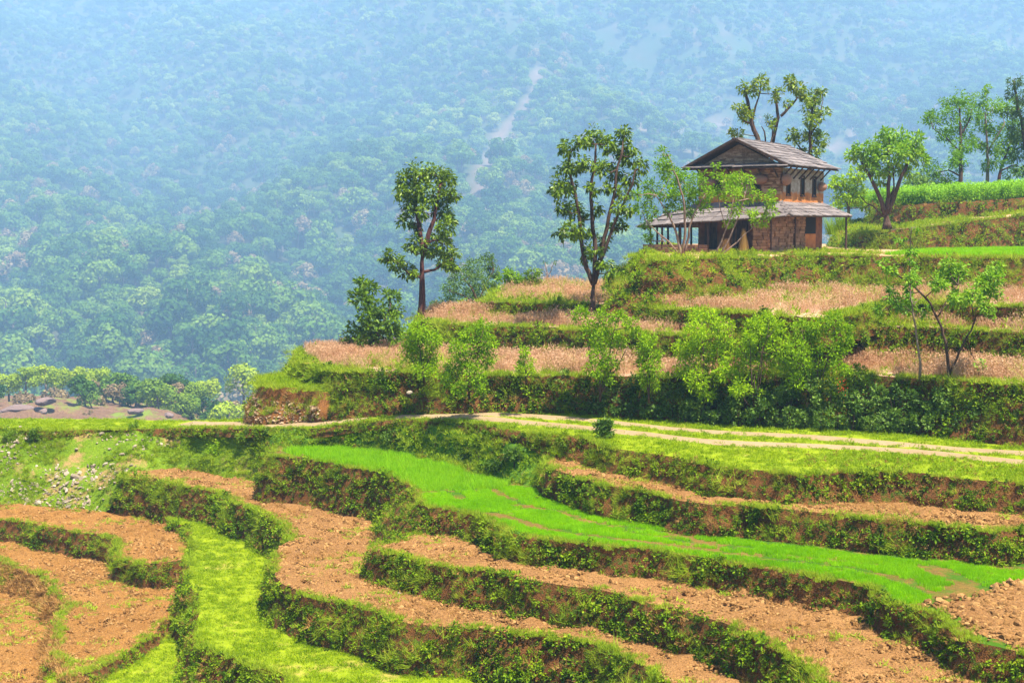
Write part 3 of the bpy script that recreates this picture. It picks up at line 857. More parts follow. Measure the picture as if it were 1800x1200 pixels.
# row of pale green trees behind the knoll
VALLEY = []
for i in range(5):
    hgt = rng.uniform(8, 9.5); wd = rng.uniform(6, 8.5)
    VALLEY.append((crown_mesh(f"valley_crown{i}", M['forest_fg'], hgt, wd, 1500, .42, 16), trunk_mesh(f"valley_trunk{i}", M['far_bark'], hgt, .25)))
VALLEY.append((crown_mesh("valley_crown_dry", M['forest_dry'], 6, 6, 500, .5, 9), trunk_mesh("valley_trunk_dry", M['far_bark'], 6, .2)))
spots = [(10, 640, 195, 0), (40, 645, 192, 1), (75, 632, 200, 2), (105, 640, 196, 3), (135, 640, 193, 4), (175, 640, 198, 0), (205, 665, 188, 5), (235, 668, 190, 1), (262, 662, 192, 2), (285, 668, 184, 3),
         (340, 668, 186, 4), (318, 690, 180, 1), (400, 690, 176, 0), (30, 680, 186, 5), (90, 675, 187, 5), (155, 688, 184, 5), (-30, 640, 194, 2), (365, 655, 205, 2), (425, 640, 215, 3)]
for u, vt, D, k in spots:
    D *= FK
    X = (u - 900) / F * D
    g = CZ - float(knoll_h(X, D))
    top = CZ - (vt - 400) / F * D
    full = 6.0 if k == 5 else 8.3
    s = float(np.clip((top - g) / full, .7 * FK, 1.5 * FK))
    zb = min(max(top - full * s, g - 5), g + .5)
    e = instance_tree('valley_tree', 'brown dry tree behind the rocky knoll' if k == 5 else 'pale green tree behind the rocky knoll', 'tree', 'dry trees by the knoll' if k == 5 else 'green trees by the knoll', X, D, zb, s, VALLEY[k], rng.uniform(0, 6.28))
# ------------------------------------------------------------------ haze
def haze_box():
    b = MB(); b.box(-6400, 6400, -800, 6400, CZ - 46 * FS - 8, CZ + 245 * FS)
    m, nt, out = newmat("haze_air")
    pv = N(nt, "ShaderNodeVolumePrincipled")
    pv.inputs["Color"].default_value = (.37, .63, 1.0, 1)
    pv.inputs["Density"].default_value = .00043
    pv.inputs["Anisotropy"].default_value = 0.0
    nt.links.new(pv.outputs[0], out.inputs["Volume"])
    o = b.build("haze", m); tag(o, 'pale blue haze filling the valley air', 'haze', kind="stuff")
haze_box()

# ------------------------------------------------------------------ dirt track ruts
def strip(name, label, pts, width, mat, key='R', lift=.03, seed=0):
    P = np.array([on_level(u, v, hR)[:2] for u, v in pts])
    P = smooth(resample(P, .3), 3)
    t = unit(np.gradient(P, axis=0)); nrm = np.stack([-t[:, 1], t[:, 0]], 1)
    s = np.arange(len(P)) * .3
    rows = []
    for j, a in enumerate((-1, -.6, -.2, .2, .6, 1)):
        wv = width / 2 * (1 + (.5 * fbm(s * .9, s * 0 + a * 9 + seed, 3, 7) if abs(a) == 1 else 0))
        Q = P + nrm * (a * wv)[:, None] if hasattr(wv, '__len__') else P + nrm * a * wv
        rows.append(np.c_[Q, TERR[key]['zf'](Q[:, 0], Q[:, 1]) + lift - (.035 if abs(a) == 1 else 0)])
    G = np.stack(rows); k, n, _ = G.shape; ix = np.arange(k * n).reshape(k, n)
    Qd = np.stack([ix[:-1, :-1], ix[:-1, 1:], ix[1:, 1:], ix[1:, :-1]], -1).reshape(-1, 4)
    o = link(name, mesh_np(name, G.reshape(-1, 3), Qd, [mat], True))
    tag(o, label, 'road', kind="structure")
    return P
RUT1 = [(740, 731), (820, 730), (900, 731), (983, 736), (1050, 742), (1122, 748), (1206, 756), (1300, 763), (1439, 770), (1578, 781), (1689, 789), (1800, 795), (2050, 812)]
RUT2 = [(700, 732), (760, 732), (820, 735), (900, 741), (983, 749), (1039, 755), (1080, 759), (1150, 766), (1233, 776), (1317, 781), (1439, 785), (1522, 789), (1633, 796), (1716, 803), (1800, 811), (2050, 832)]
RUT3 = [(330, 743), (380, 744.5), (450, 746), (520, 746), (590, 743), (640, 739)]
rutP = [strip('dirt_road', 'pale wheel rut of the dirt track nearer the hedge', RUT1, .85, M['dirt'], seed=1),
        strip('dirt_road', 'pale wheel rut of the dirt track nearer the fields', RUT2, .9, M['dirt'], seed=2),
        strip('dirt_road', 'pale dirt patch of the track below the stony cut', RUT3, 1.1, M['dirt'], seed=3)]

# ------------------------------------------------------------------ ground cover: stuff
def vis(P, m=60):
    uu = 900 + F * P[:, 0] / P[:, 1]; vv = 400 + F * (CZ - P[:, 2]) / P[:, 1]
    return (uu > -m - 340) & (uu < 1800 + m) & (vv < 1270)

def cover_bank(key, label, dens, fresh=.15, dry=.22, s=1.0, tmax=.95, u0=-1e9, u1=1e9, tiers=True):
    P, t = bank_points(key, dens, 0, tmax, .03, None, u0, u1)
    k = vis(P); P, t = P[k], t[k]
    s_ = np.arange(len(P))
    nz = fbm(P[:, 0] * .55, P[:, 1] * .55 + P[:, 2] * .9, 3, 81)
    nd = fbm(P[:, 0] * .9 + 50, P[:, 1] * .9 + P[:, 2] * 1.3, 3, 83)
    # bare earth shows towards the foot and in patches
    bare = (nd + (t - .66) * 1.2 + rng.normal(0, .12, len(P))) > .36
    bare &= rng.uniform(size=len(P)) < .88; P, t, nz = P[~bare], t[~bare], nz[~bare]
    r = rng.uniform(size=len(P)) + nz * .5
    isf = (r < fresh + .45 * np.clip(.14 - t, 0, 1) * 6 * fresh * 2); isd = r > 1 - dry
    D = P[:, 1]
    st = (fbm(P[:, 0] * .7 + 31, P[:, 1] * .7 + P[:, 2] * .2, 3, 89) > .16) & (t < .75) & (rng.uniform(size=len(P)) < .5)
    isf &= ~st; isd &= ~st
    sc = rng.uniform(.55, 1.2, len(P)) * s * (1 + .9 * fbm(P[:, 0] * 1.1 + 9, P[:, 1] * 1.1 + P[:, 2] * 1.5, 2, 87)).clip(.5, 1.6)
    for msk, pr, nm in ((~isf & ~isd & ~st, 'creeper', 'creeper_foliage'), (st, 'strand', 'bank_grass'), (isf, 'freshclump', 'weed_foliage'), (isd, 'dryclump', 'dry_weeds')):
        scatter(nm, {'strand': 'long yellow green grass hanging over ', 'creeper': 'dark green creepers clinging to ', 'freshclump': 'fresh green weeds growing on ', 'dryclump': 'dry brown weeds hanging on '}[pr] + label, 'undergrowth', P[msk], sc[msk], [f"{pr}{i}" for i in range(3)] + (['hang0', 'hang1', 'rim1'] if pr == 'dryclump' else []), tilt=.7 if pr in ('dryclump', 'strand') else .25)

cover_bank('R', 'the bank below the grass verge', 38, .3, .2, .85)
cover_bank('T1', 'the bank above the rice terrace', 44, .08, .16, .95)
cover_bank('T2', 'the bank below the rice terrace', 38, .12, .22, .9)
cover_bank('T3', 'the bank of the tapering ploughed terrace', 44, .2, .14, .95)
cover_bank('T4', 'the bank of the bending ploughed terrace', 40, .2, .18, .95)
cover_bank('T5', 'the bank edging the grass terrace', 40, .3, .2, .95)
cover_bank('T6', 'the bank of the orange terrace under the stones', 30, .1, .35, .85)
cover_bank('T7', 'the curved strawy bank', 26, .2, .5, .85)
cover_bank('U1', 'the tall bank behind the track', 34, .12, .2, 1.25)
cover_bank('U2', 'the bank below the narrow stubble terrace', 26, .35, .18, 1.25)
cover_bank('U3', 'the bank below the wide stubble field', 26, .35, .2, 1.2)
cover_bank('U4', 'the mound under the stone house', 22, .4, .3, 1.35)
cover_bank('U6', 'the bank under the footpath', 12, .5, .15, 1.8)
cover_bank('U7', 'the bank under the corn', 10, .2, .25, 1.8)
cover_bank('L1', 'the stony cut under the grass shelf', 11, .25, .6, 1.0)

# grassy rims along the terrace lips
def rim(keys, label, dens=16, s=1.0, wid=.22, protos='rim'):
    Ps = []
    for key in keys:
        E = TERR[key]['E']; out = TERR[key]['out']
        L = .22 * len(E); n = int(L * dens)
        i = rng.integers(0, len(E) - 1, n); a = rng.uniform(size=n)
        P = E[i, :2] * (1 - a)[:, None] + E[i + 1, :2] * a[:, None] - out[i] * rng.normal(.02, wid * .5, n)[:, None]
        keep = fbm(P[:, 0] * .8, P[:, 1] * .8, 2, 91) > -.16
        P = P[keep]
        Ps.append(np.c_[P, TERR[key]['zf'](P[:, 0], P[:, 1])])
    P = np.concatenate(Ps); P = P[vis(P)]
    scatter('rim_grass', label, 'grass', P, rng.uniform(.5, 1.2, len(P)) * s, [f"{protos}{i}" for i in range(3)])
rim(['R', 'T1', 'T2', 'T3', 'T4', 'T5', 'T6', 'T7'], 'yellow green grass fringing the field edges', 22, .8)
for kk, dn, lbl in (('U1', 6, 'ragged weeds along the top of the hedge bank'), ('U2', 6, 'ragged weeds along the lip of the narrow stubble terrace'), ('U3', 6, 'ragged weeds along the lip of the wide stubble field')):
    wp, _t = bank_points(kk, dn, 0, .3, 0.02)
    wp = wp[vis(wp)]; wp = wp[fbm(wp[:, 0] * .5, wp[:, 1] * .5, 2, 151) > -.1]
    scatter('edge_weeds', lbl, 'weeds', wp, np.exp(rng.normal(.25, .4, len(wp))).clip(.6, 2.8), ['freshclump0', 'freshclump1', 'creeper0', 'creeper1', 'strand0'])
wp, _t = bank_points('U4', 7, 0, .16, 0.0)
scatter('edge_weeds', 'ragged weeds along the lip of the house mound', 'weeds', wp[vis(wp)], rng.uniform(.9, 2.6, vis(wp).sum()), ['freshclump0', 'freshclump1', 'creeper0', 'dryclump0', 'rim0'])
rim(['U1', 'U2', 'U3', 'U4', 'U6', 'L1'], 'bright grass fringing the upper terrace edges', 24, 1.2, .5)
P, t = bank_points('T7', 60, .05, .75, .05, None, -100, 135)
scatter('dry_grass', 'dry orange grass on the curved lip of the orange field', 'grass', P[vis(P)], rng.uniform(.9, 1.5, vis(P).sum()), [f"hang{i}" for i in range(3)], tilt=.8)

# ploughed soil: clods and weeds
def plough_cover(keys, d_clod, label, world_polys=None):
    Ps = []
    for k in keys:
        q = field_points(k, d_clod * 2.2); q = q[vis(q)]
        ph = dist_poly(q[:, 0], q[:, 1], TERR[k]['E']) + .25 * fbm(q[:, 0] * .4, q[:, 1] * .4, 2, 97)
        pn = fbm(q[:, 0] * .35, q[:, 1] * .5, 3, 96)
        Ps.append(q[rng.uniform(size=len(q)) < .36 + .3 * np.sin(ph * 2 * math.pi / .62) + .5 * pn])
    Ps = np.concatenate(Ps)
    n = len(Ps)
    s = np.exp(rng.normal(math.log(.026), .45, n)).clip(.01, .075)
    Ps[:, 2] += s * .1
    scatter('soil_clods', label, 'soil', Ps, s, [f"clod{i}" for i in range(4)], tilt=.6)
    W = np.concatenate([field_points(k, 26) for k in keys]); W = W[vis(W)]
    W = W[fbm(W[:, 0] * .6, W[:, 1] * .9, 3, 95) + rng.normal(0, .1, len(W)) > .2]
    scatter('field_weeds', 'small yellow green weeds between the clods of ' + label.split(' of ')[1], 'weeds', W, rng.uniform(.5, 1.4, len(W)), [f"weed{i}" for i in range(3)])
def litter(keys, label):
    W = np.concatenate([field_points(k, 30) for k in keys]); W = W[vis(W)]
    W = W[fbm(W[:, 0] * .5 + 7, W[:, 1] * .7, 3, 99) + rng.normal(0, .12, len(W)) > .12]; W[:, 2] += .02
    scatter('straw_litter', label, 'straw', W, rng.uniform(.3, .75, len(W)), [f"hang{i}" for i in range(3)], tilt=1.5)
litter(['T1', 'T3', 'T4'], 'dry straw litter on the tan ploughed fields')
litter(['T6', 'T7', 'T9'], 'dry straw litter on the orange ploughed plots')
plough_cover(['T1', 'T3', 'T4'], 150, 'broken clods of the tan ploughed fields')
plough_cover(['T6', 'T7', 'T9'], 110, 'broken clods of the orange ploughed plots')
CORNER = px_poly([(1612, 1068), (1640, 1056), (1700, 1046), (1760, 1027), (1800, 1021), (2050, 990), (2060, 1240), (1855, 1161), (1784, 1137), (1724, 1124), (1685, 1104), (1651, 1075)], h2)
cp = field_points('T2', 75, world_poly=CORNER); cp[:, 2] += .04
s = np.exp(rng.normal(math.log(.042), .45, len(cp))).clip(.015, .11)
scatter('soil_clods', 'broken clods of the ploughed corner next to the rice', 'soil', cp, s, [f"clod{i}" for i in range(4)], tilt=.6)
corner_sheet = None
def sheet(name, label, cat, poly, key, mat, lift=.012, grid=.3, rough=.03):
    ring = resample(np.r_[poly, poly[:1]], .3)[:-1]
    x0, y0 = ring.min(0); x1, y1 = ring.max(0)
    gx, gy = np.meshgrid(np.arange(x0, x1, grid), np.arange(y0, y1, grid)); gx = gx.ravel(); gy = gy.ravel()
    ok = inside(gx, gy, ring) & (dist_poly(gx, gy, np.r_[ring, ring[:1]]) > grid * .4)
    pts = np.r_[ring, np.c_[gx[ok], gy[ok]]]; nr = len(ring)
    res = delaunay_2d_cdt([Vector(p) for p in pts], [(i, (i + 1) % nr) for i in range(nr)], [], 1, 1e-4)
    V2 = np.array([tuple(p) for p in res[0]]); T = np.array([t for t in res[2] if len(t) == 3])
    dk = np.clip(dist_poly(V2[:, 0], V2[:, 1], np.r_[ring, ring[:1]]) / .5, 0, 1)
    z = TERR[key]['zf'](V2[:, 0], V2[:, 1]) - .04 + dk * (lift + .06 + np.abs(rng.normal(0, rough, len(V2))))
    tag(link(name, mesh_np(name, np.c_[V2, z], T, [mat], True)), label, cat, kind="structure")
sheet('ploughed_field', 'ploughed corner at the end of the rice terrace', 'field', CORNER, 'T2', M['plough'])

# rice: seedling beds with furrows
FUR = [[(745, 866), (800, 862), (860, 860), (905, 853)], [(790, 864), (812, 876)], [(867, 861), (919, 887)], [(840, 903), (900, 897), (950, 893)], [(850, 903), (916, 915), (950, 928), (969, 931), (1053, 945), (1136, 955), (1261, 970), (1330, 978), (1397, 987), (1494, 1000), (1550, 1013), (1592, 1024), (1622, 1039)],
       [(900, 887), (983, 898), (1017, 914), (1080, 925), (1150, 931), (1261, 957), (1317, 962)], [(1630, 998), (1675, 1014), (1700, 1028), (1689, 1039), (1660, 1052)], [(1100, 935), (1200, 950), (1290, 965)], [(1370, 975), (1450, 983), (1540, 994)], [(1180, 950), (1230, 958)], [(1545, 1030), (1556, 1050)]]
FURW = [np.array([on_level(u, v, h2)[:2] for u, v in f]) for f in FUR]
RICE = px_poly([(745, 869), (800, 864), (905, 855), (945, 862), (989, 889), (1055, 909), (1133, 917), (1178, 926), (1233, 937), (1289, 946), (1344, 956), (1433, 964), (1489, 973), (1578, 984), (1689, 989), (1744, 1000), (1820, 1008), (1800, 1018), (1760, 1024), (1700, 1043), (1640, 1054), (1615, 1064), (1566, 1058), (1553, 1044), (1533, 1030), (1467, 1015), (1400, 1002), (1317, 989), (1233, 978), (1150, 964), (1067, 957), (983, 946), (919, 936), (872, 918), (850, 900), (794, 890), (748, 886)], h2)
rp = field_points('T2', 120, world_poly=RICE)
thr = [.15, .2, .15, .13, .19, .16, .34, .12, .12, .11, .16]
ok = np.ones(len(rp), bool)
for f, w in zip(FURW, thr): ok &= dist_poly(rp[:, 0], rp[:, 1], f) > w * rng.uniform(.8, 1.6, len(rp))
rp = rp[ok]
scatter('rice_seedlings', 'vivid green rice seedlings in furrowed beds', 'rice', rp, rng.uniform(.75, 1.1, len(rp)), [f"rice{i}" for i in range(3)], tilt=.08)
SOFT = px_poly([(500, 793), (520, 790), (600, 789), (700, 799), (800, 824), (835, 838), (895, 850), (880, 858), (800, 861), (745, 865), (722, 852), (700, 839), (654, 827), (595, 816), (522, 803)], h2)
rp = field_points('T2', 60, world_poly=SOFT)
scatter('young_grain', 'pale green young grain at the top of the rice terrace', 'rice', rp, rng.uniform(.6, 1.2, len(rp)), [f"softrice{i}" for i in range(3)], tilt=.12)

# scrub on the rocky knoll
q = np.c_[rng.uniform(-125, -48, 420), rng.uniform(222, 262, 420)]
q = q[fbm(q[:, 0] / 10, q[:, 1] / 10, 2, 141) > .0]
scatter('knoll_scrub', 'low scrub dotted over the rocky knoll', 'scrub', np.c_[q, CZ - knoll_h(q[:, 0], q[:, 1]) - .3], np.where(q[:, 1] > 240, rng.uniform(.35, .85, len(q)), rng.uniform(.08, .2, len(q))), ['forest0', 'forest2', 'forest4', 'forest6'])

# short grass
def lawn(key, dens, label, s=1.0, avoid=()):
    P = field_points(key, dens); P = P[vis(P)]
    for f, w in avoid: P = P[dist_poly(P[:, 0], P[:, 1], f) > w * rng.uniform(.75, 1.35, len(P))]
    scatter('short_grass', label, 'grass', P, rng.uniform(.6, 1.5, len(P)) * s, [f"lawn{i}" for i in range(3)])
lawn('T5', 38, 'short bright grass on the terrace between the ploughed fields')
lawn('T8', 34, 'short bright grass on the low corner plot')
lawn('R', 26, 'short grass along the dirt track', 1.1, [(rutP[0], .4), (rutP[1], .42), (rutP[2], .55)])
lawn('L1', 40, 'short grass on the small shelf', 1.4)
# uneven weedy hump at the verge edge
vp = field_points('R', 14, world_poly=px_poly([(1380, 800), (1500, 796), (1640, 806), (1800, 820), (1950, 835), (1950, 858), (1800, 846), (1605, 828), (1455, 826), (1411, 830)], hR))
scatter('verge_weeds', 'rough weeds on the verge above the ploughed strip', 'weeds', vp, rng.uniform(.5, 1.0, len(vp)), ['creeper0', 'freshclump0', 'freshclump1', 'dryclump0', 'rim0'])

# slopes
def cover_slope(key, label, specs):
    for nm, cat, dens, protos, s0, s1, thr, sd in specs:
        P, t = bank_points(key, dens, .0, 1.0, .02)
        k = vis(P); P = P[k]
        f = fbm(P[:, 0] * .45, P[:, 1] * .45 + P[:, 2] * .6, 3, sd) + rng.normal(0, .12, len(P))
        P = P[f > thr]
        scatter(nm, label[nm], cat, P, rng.uniform(s0, s1, len(P)), protos)
cover_slope('SA', {'slope_grass': 'green grass over the stony slope', 'slope_weeds': 'leafy weeds over the stony slope', 'scattered_stones': 'pale stones strewn down the grassy slope'},
            [('slope_grass', 'grass', 44, ['rim0', 'lawn0', 'lawn1', 'lawn2'], .6, 1.3, -.08, 101), ('slope_weeds', 'weeds', 26, ['creeper0', 'freshclump0', 'freshclump1', 'creeper1'], .35, .9, .05, 103)])
P, t = bank_points('SA', 30, 0, 1, .03); P = P[vis(P)]
uu = 900 + F * P[:, 0] / P[:, 1]
P = P[(fbm(P[:, 0] * .5, P[:, 1] * .5 + P[:, 2], 3, 105) - .0022 * np.clip(uu - 120, -150, 400) + rng.normal(0, .12, len(P))) > .02]
scatter('scattered_stones', 'pale stones strewn down the grassy slope', 'stones', P, np.exp(rng.normal(math.log(.045), .5, len(P))).clip(.02, .14), [f"pebble{i}" for i in range(4)], tilt=.6)
cover_slope('SB', {'slope_grass': 'lush grass on the bank under the track', 'slope_weeds': 'leafy weeds on the bank under the track', 'slope_scrub': 'dark creepers on the bank under the track'},
            [('slope_grass', 'grass', 34, ['rim0', 'rim1', 'lawn1', 'lawn2'], .7, 1.5, -.15, 111), ('slope_weeds', 'weeds', 20, ['freshclump0', 'freshclump1', 'freshclump2'], .5, 1.1, .08, 113), ('slope_scrub', 'undergrowth', 26, ['creeper0', 'creeper1', 'creeper2', 'dryclump0'], .6, 1.4, .05, 115)])
# stony cut under the grass shelf
P, t = bank_points('L1', 70, .3, .98, .03); P = P[(900 + F * P[:, 0] / P[:, 1]) < 560]
scatter('cut_stones', 'packed pale stones in the cut under the grass shelf', 'stones', P, np.exp(rng.normal(math.log(.04), .4, len(P))), [f"cut{i}" for i in range(4)], tilt=.6)

# stubble fields
def stubble(key, dens, label, s=1.0, front=.2, poly=None):
    P = field_points(key, dens, world_poly=poly)
    P = P[dist_poly(P[:, 0], P[:, 1], TERR[key]['E']) > front * rng.uniform(.7, 1.6, len(P))]
    P = P[fbm(P[:, 0] * .4, P[:, 1] * .4, 3, 121) > -.6]
    scatter('dry_stalks', label, 'stalks', P, rng.uniform(.6, 1.15, len(P)) * s * (1 + .8 * fbm(P[:, 0] * .5, P[:, 1] * .5, 3, 123)).clip(.45, 1.5), [f"straw{i}" for i in range(3)], tilt=.16)
for kk in ('U1', 'U2', 'U3'):
    gw = field_points(kk, 5); gw = gw[vis(gw)]; gw = gw[fbm(gw[:, 0] * .35, gw[:, 1] * .6, 3, 161) + rng.normal(0, .08, len(gw)) > .2]
    scatter('stubble_weeds', {'U1': 'green weeds among the stalks behind the hedge', 'U2': 'green weeds among the stalks of the narrow terrace', 'U3': 'green weeds among the stalks below the house'}[kk], 'weeds', gw, rng.uniform(1.2, 2.6, len(gw)), ['freshclump0', 'freshclump1', 'strand0', 'strand1'])
stubble('U1', 11, 'pinkish dry stalks on the long terrace behind the hedge')
stubble('U2', 9, 'pinkish dry stalks on the narrow terrace', .95)
stubble('U3', 6, 'pinkish dry stalks on the wide field below the house', .95, .22)
cp = field_points('U7', 7); cp = cp[dist_poly(cp[:, 0], cp[:, 1], TERR['U7']['E']) > .5]
scatter('corn_plants', 'young corn plants filling the highest terrace', 'corn', cp, rng.uniform(.85, 1.25, len(cp)), [f"corn{i}" for i in range(3)], tilt=.08)
RSTRIP = px_poly([(1560, 447), (1640, 440.5), (1800, 438.5), (2000, 438), (2000, 452), (1800, 451.5), (1640, 450)], hU4)
rp = field_points('U4', 14, world_poly=RSTRIP)
scatter('rice_seedlings', 'strip of vivid rice beside the footpath bank', 'rice', rp, rng.uniform(1.8, 2.4, len(rp)), [f"rice{i}" for i in range(3)], tilt=.08)
yp = field_points('U4', 6, world_poly=px_poly([(1140, 452), (1200, 440), (1500, 440), (1560, 447), (1440, 447.5), (1300, 450.5), (1180, 454)], hU4))
yp = yp[fbm(yp[:, 0] * .5, yp[:, 1] * .3, 3, 131) > 0.02]
scatter('yard_grass', 'patches of grass in the yard before the house', 'grass', yp, rng.uniform(.8, 1.8, len(yp)), ['rim0', 'rim1', 'lawn0', 'freshclump0'])
gp = field_points('U6', 9); gp = gp[fbm(gp[:, 0] * .4, gp[:, 1] * .3, 3, 133) > -.05]
scatter('path_grass', 'grass growing beside the footpath', 'grass', gp, rng.uniform(1.0, 2.2, len(gp)), ['rim0', 'rim1', 'freshclump1'])

# ------------------------------------------------------------------ trees and shrubs
def tree(name, label, cat, base, D, limbs, clumps, leaf, bark, size=.13, asp=.55, dens=1.0, r0=.16, droop=.35, group=None, tw=.018, zbase=None, spread=1.0, rmul=1.0):
    """base/limbs/clumps in photo pixels at depth D; depth of every clump is spread through the crown"""
    bu, bv = base
    B = at_depth(bu, bv, D)
    pm = D / F
    e = empty(name, B if zbase is None else (B[0], B[1], zbase), label, cat, group)
    z0 = 0 if zbase is None else B[2] - zbase
    cx = np.mean([c[0] for c in clumps]); W = (max(c[0] for c in clumps) - min(c[0] for c in clumps)) * .5 * pm + .05
    tr = MB(); skel = []
    for li, L in enumerate(limbs):
        n = len(L); ra = L[0][2] * .78 if len(L[0]) > 2 else r0 * (1 if li == 0 else .6)
        rb = ra * .35
        drift = rng.uniform(-.22, .22) if li else 0
        ln = 0; pts = []
        for i, p in enumerate(L):
            if i: ln += math.hypot(p[0] - L[i - 1][0], p[1] - L[i - 1][1]) * pm
            pts.append(((p[0] - bu) * pm, drift * ln, (bv - p[1]) * pm + z0))
        pts = resample(np.array(pts), max(.12, .3)) if False else np.array(pts)
        # finer, slightly crooked
        q = [pts[0]]
        for a, b in zip(pts[:-1], pts[1:]):
            for t in (.34, .67, 1):
                q.append(a + (b - a) * t + (rng.normal(0, .018, 3) * np.linalg.norm(b - a) if t < 1 else 0))
        q = np.array(q)
        if li == 0: q[0] -= np.array([0, 0, .15])
        tr.tube(q, np.linspace(ra, rb, len(q)) * (1 + (.35 * np.exp(-np.arange(len(q)) * 1.2) if li == 0 else 0)), 7)
        skel += list(q)
    skel = np.array(skel)
    Ps = []; As = []
    for c in clumps:
        r = c[2] * pm * rmul
        f = max(0, 1 - ((c[0] - cx) * pm / W) ** 2) ** .5
        dd = rng.uniform(-.75, .75) * W * f * spread
        C = np.array([(c[0] - bu) * pm, dd, (bv - c[1]) * pm + z0])
        k = np.argmin(np.linalg.norm(skel - C, axis=1) + np.maximum(0, skel[:, 2] - C[2]) * .8)
        a = skel[k]; mid = (a + C) / 2 + rng.normal(0, .06, 3) - np.array([0, 0, .08 * np.linalg.norm(C - a)])
        tr.tube([a, mid, C], [tw * 1.8, tw * 1.2, tw * .6], 4, False)
        for _ in range(2):
            tr.tube([C * .6 + mid * .4, C + rng.normal(0, r * .5, 3)], [tw * .8, tw * .3], 3, False)
        n = int(dens * 34.0 * (r / size) ** 2) + 12
        P, A = clump_leaves(C, r * .95, n, size, droop)
        Ps.append(P); As.append(A)
    P = np.concatenate(Ps); A = np.concatenate(As); n = len(P)
    V, Fc = leaf_mesh(P, A, size * rng.uniform(.65, 1.35, n), size * asp * rng.uniform(.8, 1.25, n), .12)
    cr = link("crown", mesh_np("crown", V, Fc, [leaf]), e)
    tk = tr.build("trunk", bark, e, True)
    return e

tree('tall_tree', 'tall slender tree with rounded dark leaf tufts on the narrow stubble terrace', 'tree', (742, 557), 63.5,
     [[(742, 560, .24), (742, 520), (742, 490), (742, 462), (745, 435)], [(744, 478, .1), (765, 474), (782, 462), (795, 455)], [(741, 488, .1), (722, 482), (708, 470), (695, 458)],
      [(744, 440, .17), (738, 405), (730, 365), (733, 330), (738, 310)], [(746, 440, .17), (758, 400), (768, 360), (775, 325)], [(748, 428, .08), (770, 420), (785, 405)]],
     [(735, 308, 20), (765, 306, 19), (786, 318, 15), (712, 320, 17), (703, 340, 13), (725, 342, 18), (755, 342, 20), (785, 348, 17), (797, 343, 9), (718, 368, 15), (714, 390, 13), (745, 372, 12), (776, 378, 16), (786, 400, 13), (793, 388, 8), (733, 398, 9), (770, 414, 14), (782, 430, 13), (734, 430, 14), (757, 440, 13), (791, 448, 15), (778, 462, 12), (795, 465, 11), (688, 452, 13), (700, 465, 13), (715, 478, 12), (680, 457, 7), (727, 482, 9), (766, 448, 11), (722, 440, 8)],
     M['leaf_hero'], M['bark_red'], .2, .5, 1.35, .2, .4, rmul=1.1)
tree('tall_tree', 'tall forked tree with drooping glossy leaves between the bushes and the house', 'tree', (1041, 572), 56.0,
     [[(1041, 575, .2), (1042, 540), (1042, 515), (1043, 497)], [(1043, 500, .14), (1030, 470), (1022, 430), (1018, 390), (1010, 340), (1000, 300), (1000, 272)], [(1043, 500, .14), (1046, 440), (1040, 385), (1038, 330), (1045, 285), (1046, 255)],
      [(1044, 498, .14), (1056, 450), (1066, 400), (1078, 345), (1082, 300), (1092, 262)], [(1052, 465, .1), (1076, 400), (1104, 335), (1114, 300)]],
     [(1000, 264, 17), (1022, 250, 13), (1045, 244, 17), (1065, 256, 15), (1098, 238, 13), (1091, 264, 17), (1110, 275, 17), (1120, 295, 11), (990, 300, 13), (1010, 290, 17), (1035, 290, 17), (1056, 300, 13), (1085, 300, 15), (1110, 315, 15), (985, 335, 18), (1000, 324, 15), (973, 335, 8), (1040, 335, 12), (1060, 330, 10), (1095, 340, 15), (1085, 366, 13), (1004, 366, 15), (985, 365, 9), (1020, 376, 13), (1045, 370, 11), (1100, 371, 9), (1000, 405, 17), (984, 412, 11), (1020, 410, 11), (1045, 410, 9), (1086, 395, 13), (1096, 402, 9), (1040, 440, 12), (1062, 425, 11), (1030, 452, 9), (1061, 466, 12), (1068, 477, 9)],
     M['leaf_hero'], M['bark'], .185, .48, 1.15, .17, .6, rmul=1.12)
tree('round_tree', 'broad multi-stemmed tree with yellow green crown beside the corn field', 'tree', (1559, 394), 79.8,
     [[(1560, 398, .3), (1558, 382), (1556, 370)], [(1556, 378, .2), (1546, 350), (1530, 320), (1514, 295), (1505, 278)], [(1558, 375, .2), (1560, 345), (1557, 300), (1556, 262)], [(1560, 376, .2), (1572, 340), (1582, 310), (1596, 282), (1605, 262)], [(1550, 380, .08), (1538, 366), (1522, 358), (1510, 345)], [(1560, 360, .1), (1570, 330), (1568, 290)]],
     [(1498, 272, 14), (1515, 264, 17), (1535, 280, 17), (1520, 290, 15), (1545, 300, 14), (1560, 247, 18), (1580, 245, 17), (1600, 250, 15), (1612, 266, 13), (1590, 270, 19), (1565, 275, 19), (1545, 266, 15), (1608, 285, 13), (1590, 296, 13), (1575, 300, 13), (1535, 305, 11), (1555, 238, 11), (1550, 320, 9), (1600, 305, 8), (1520, 362, 6)],
     M['leaf_yel'], M['bark'], .26, .5, 1.5, .2, .1)
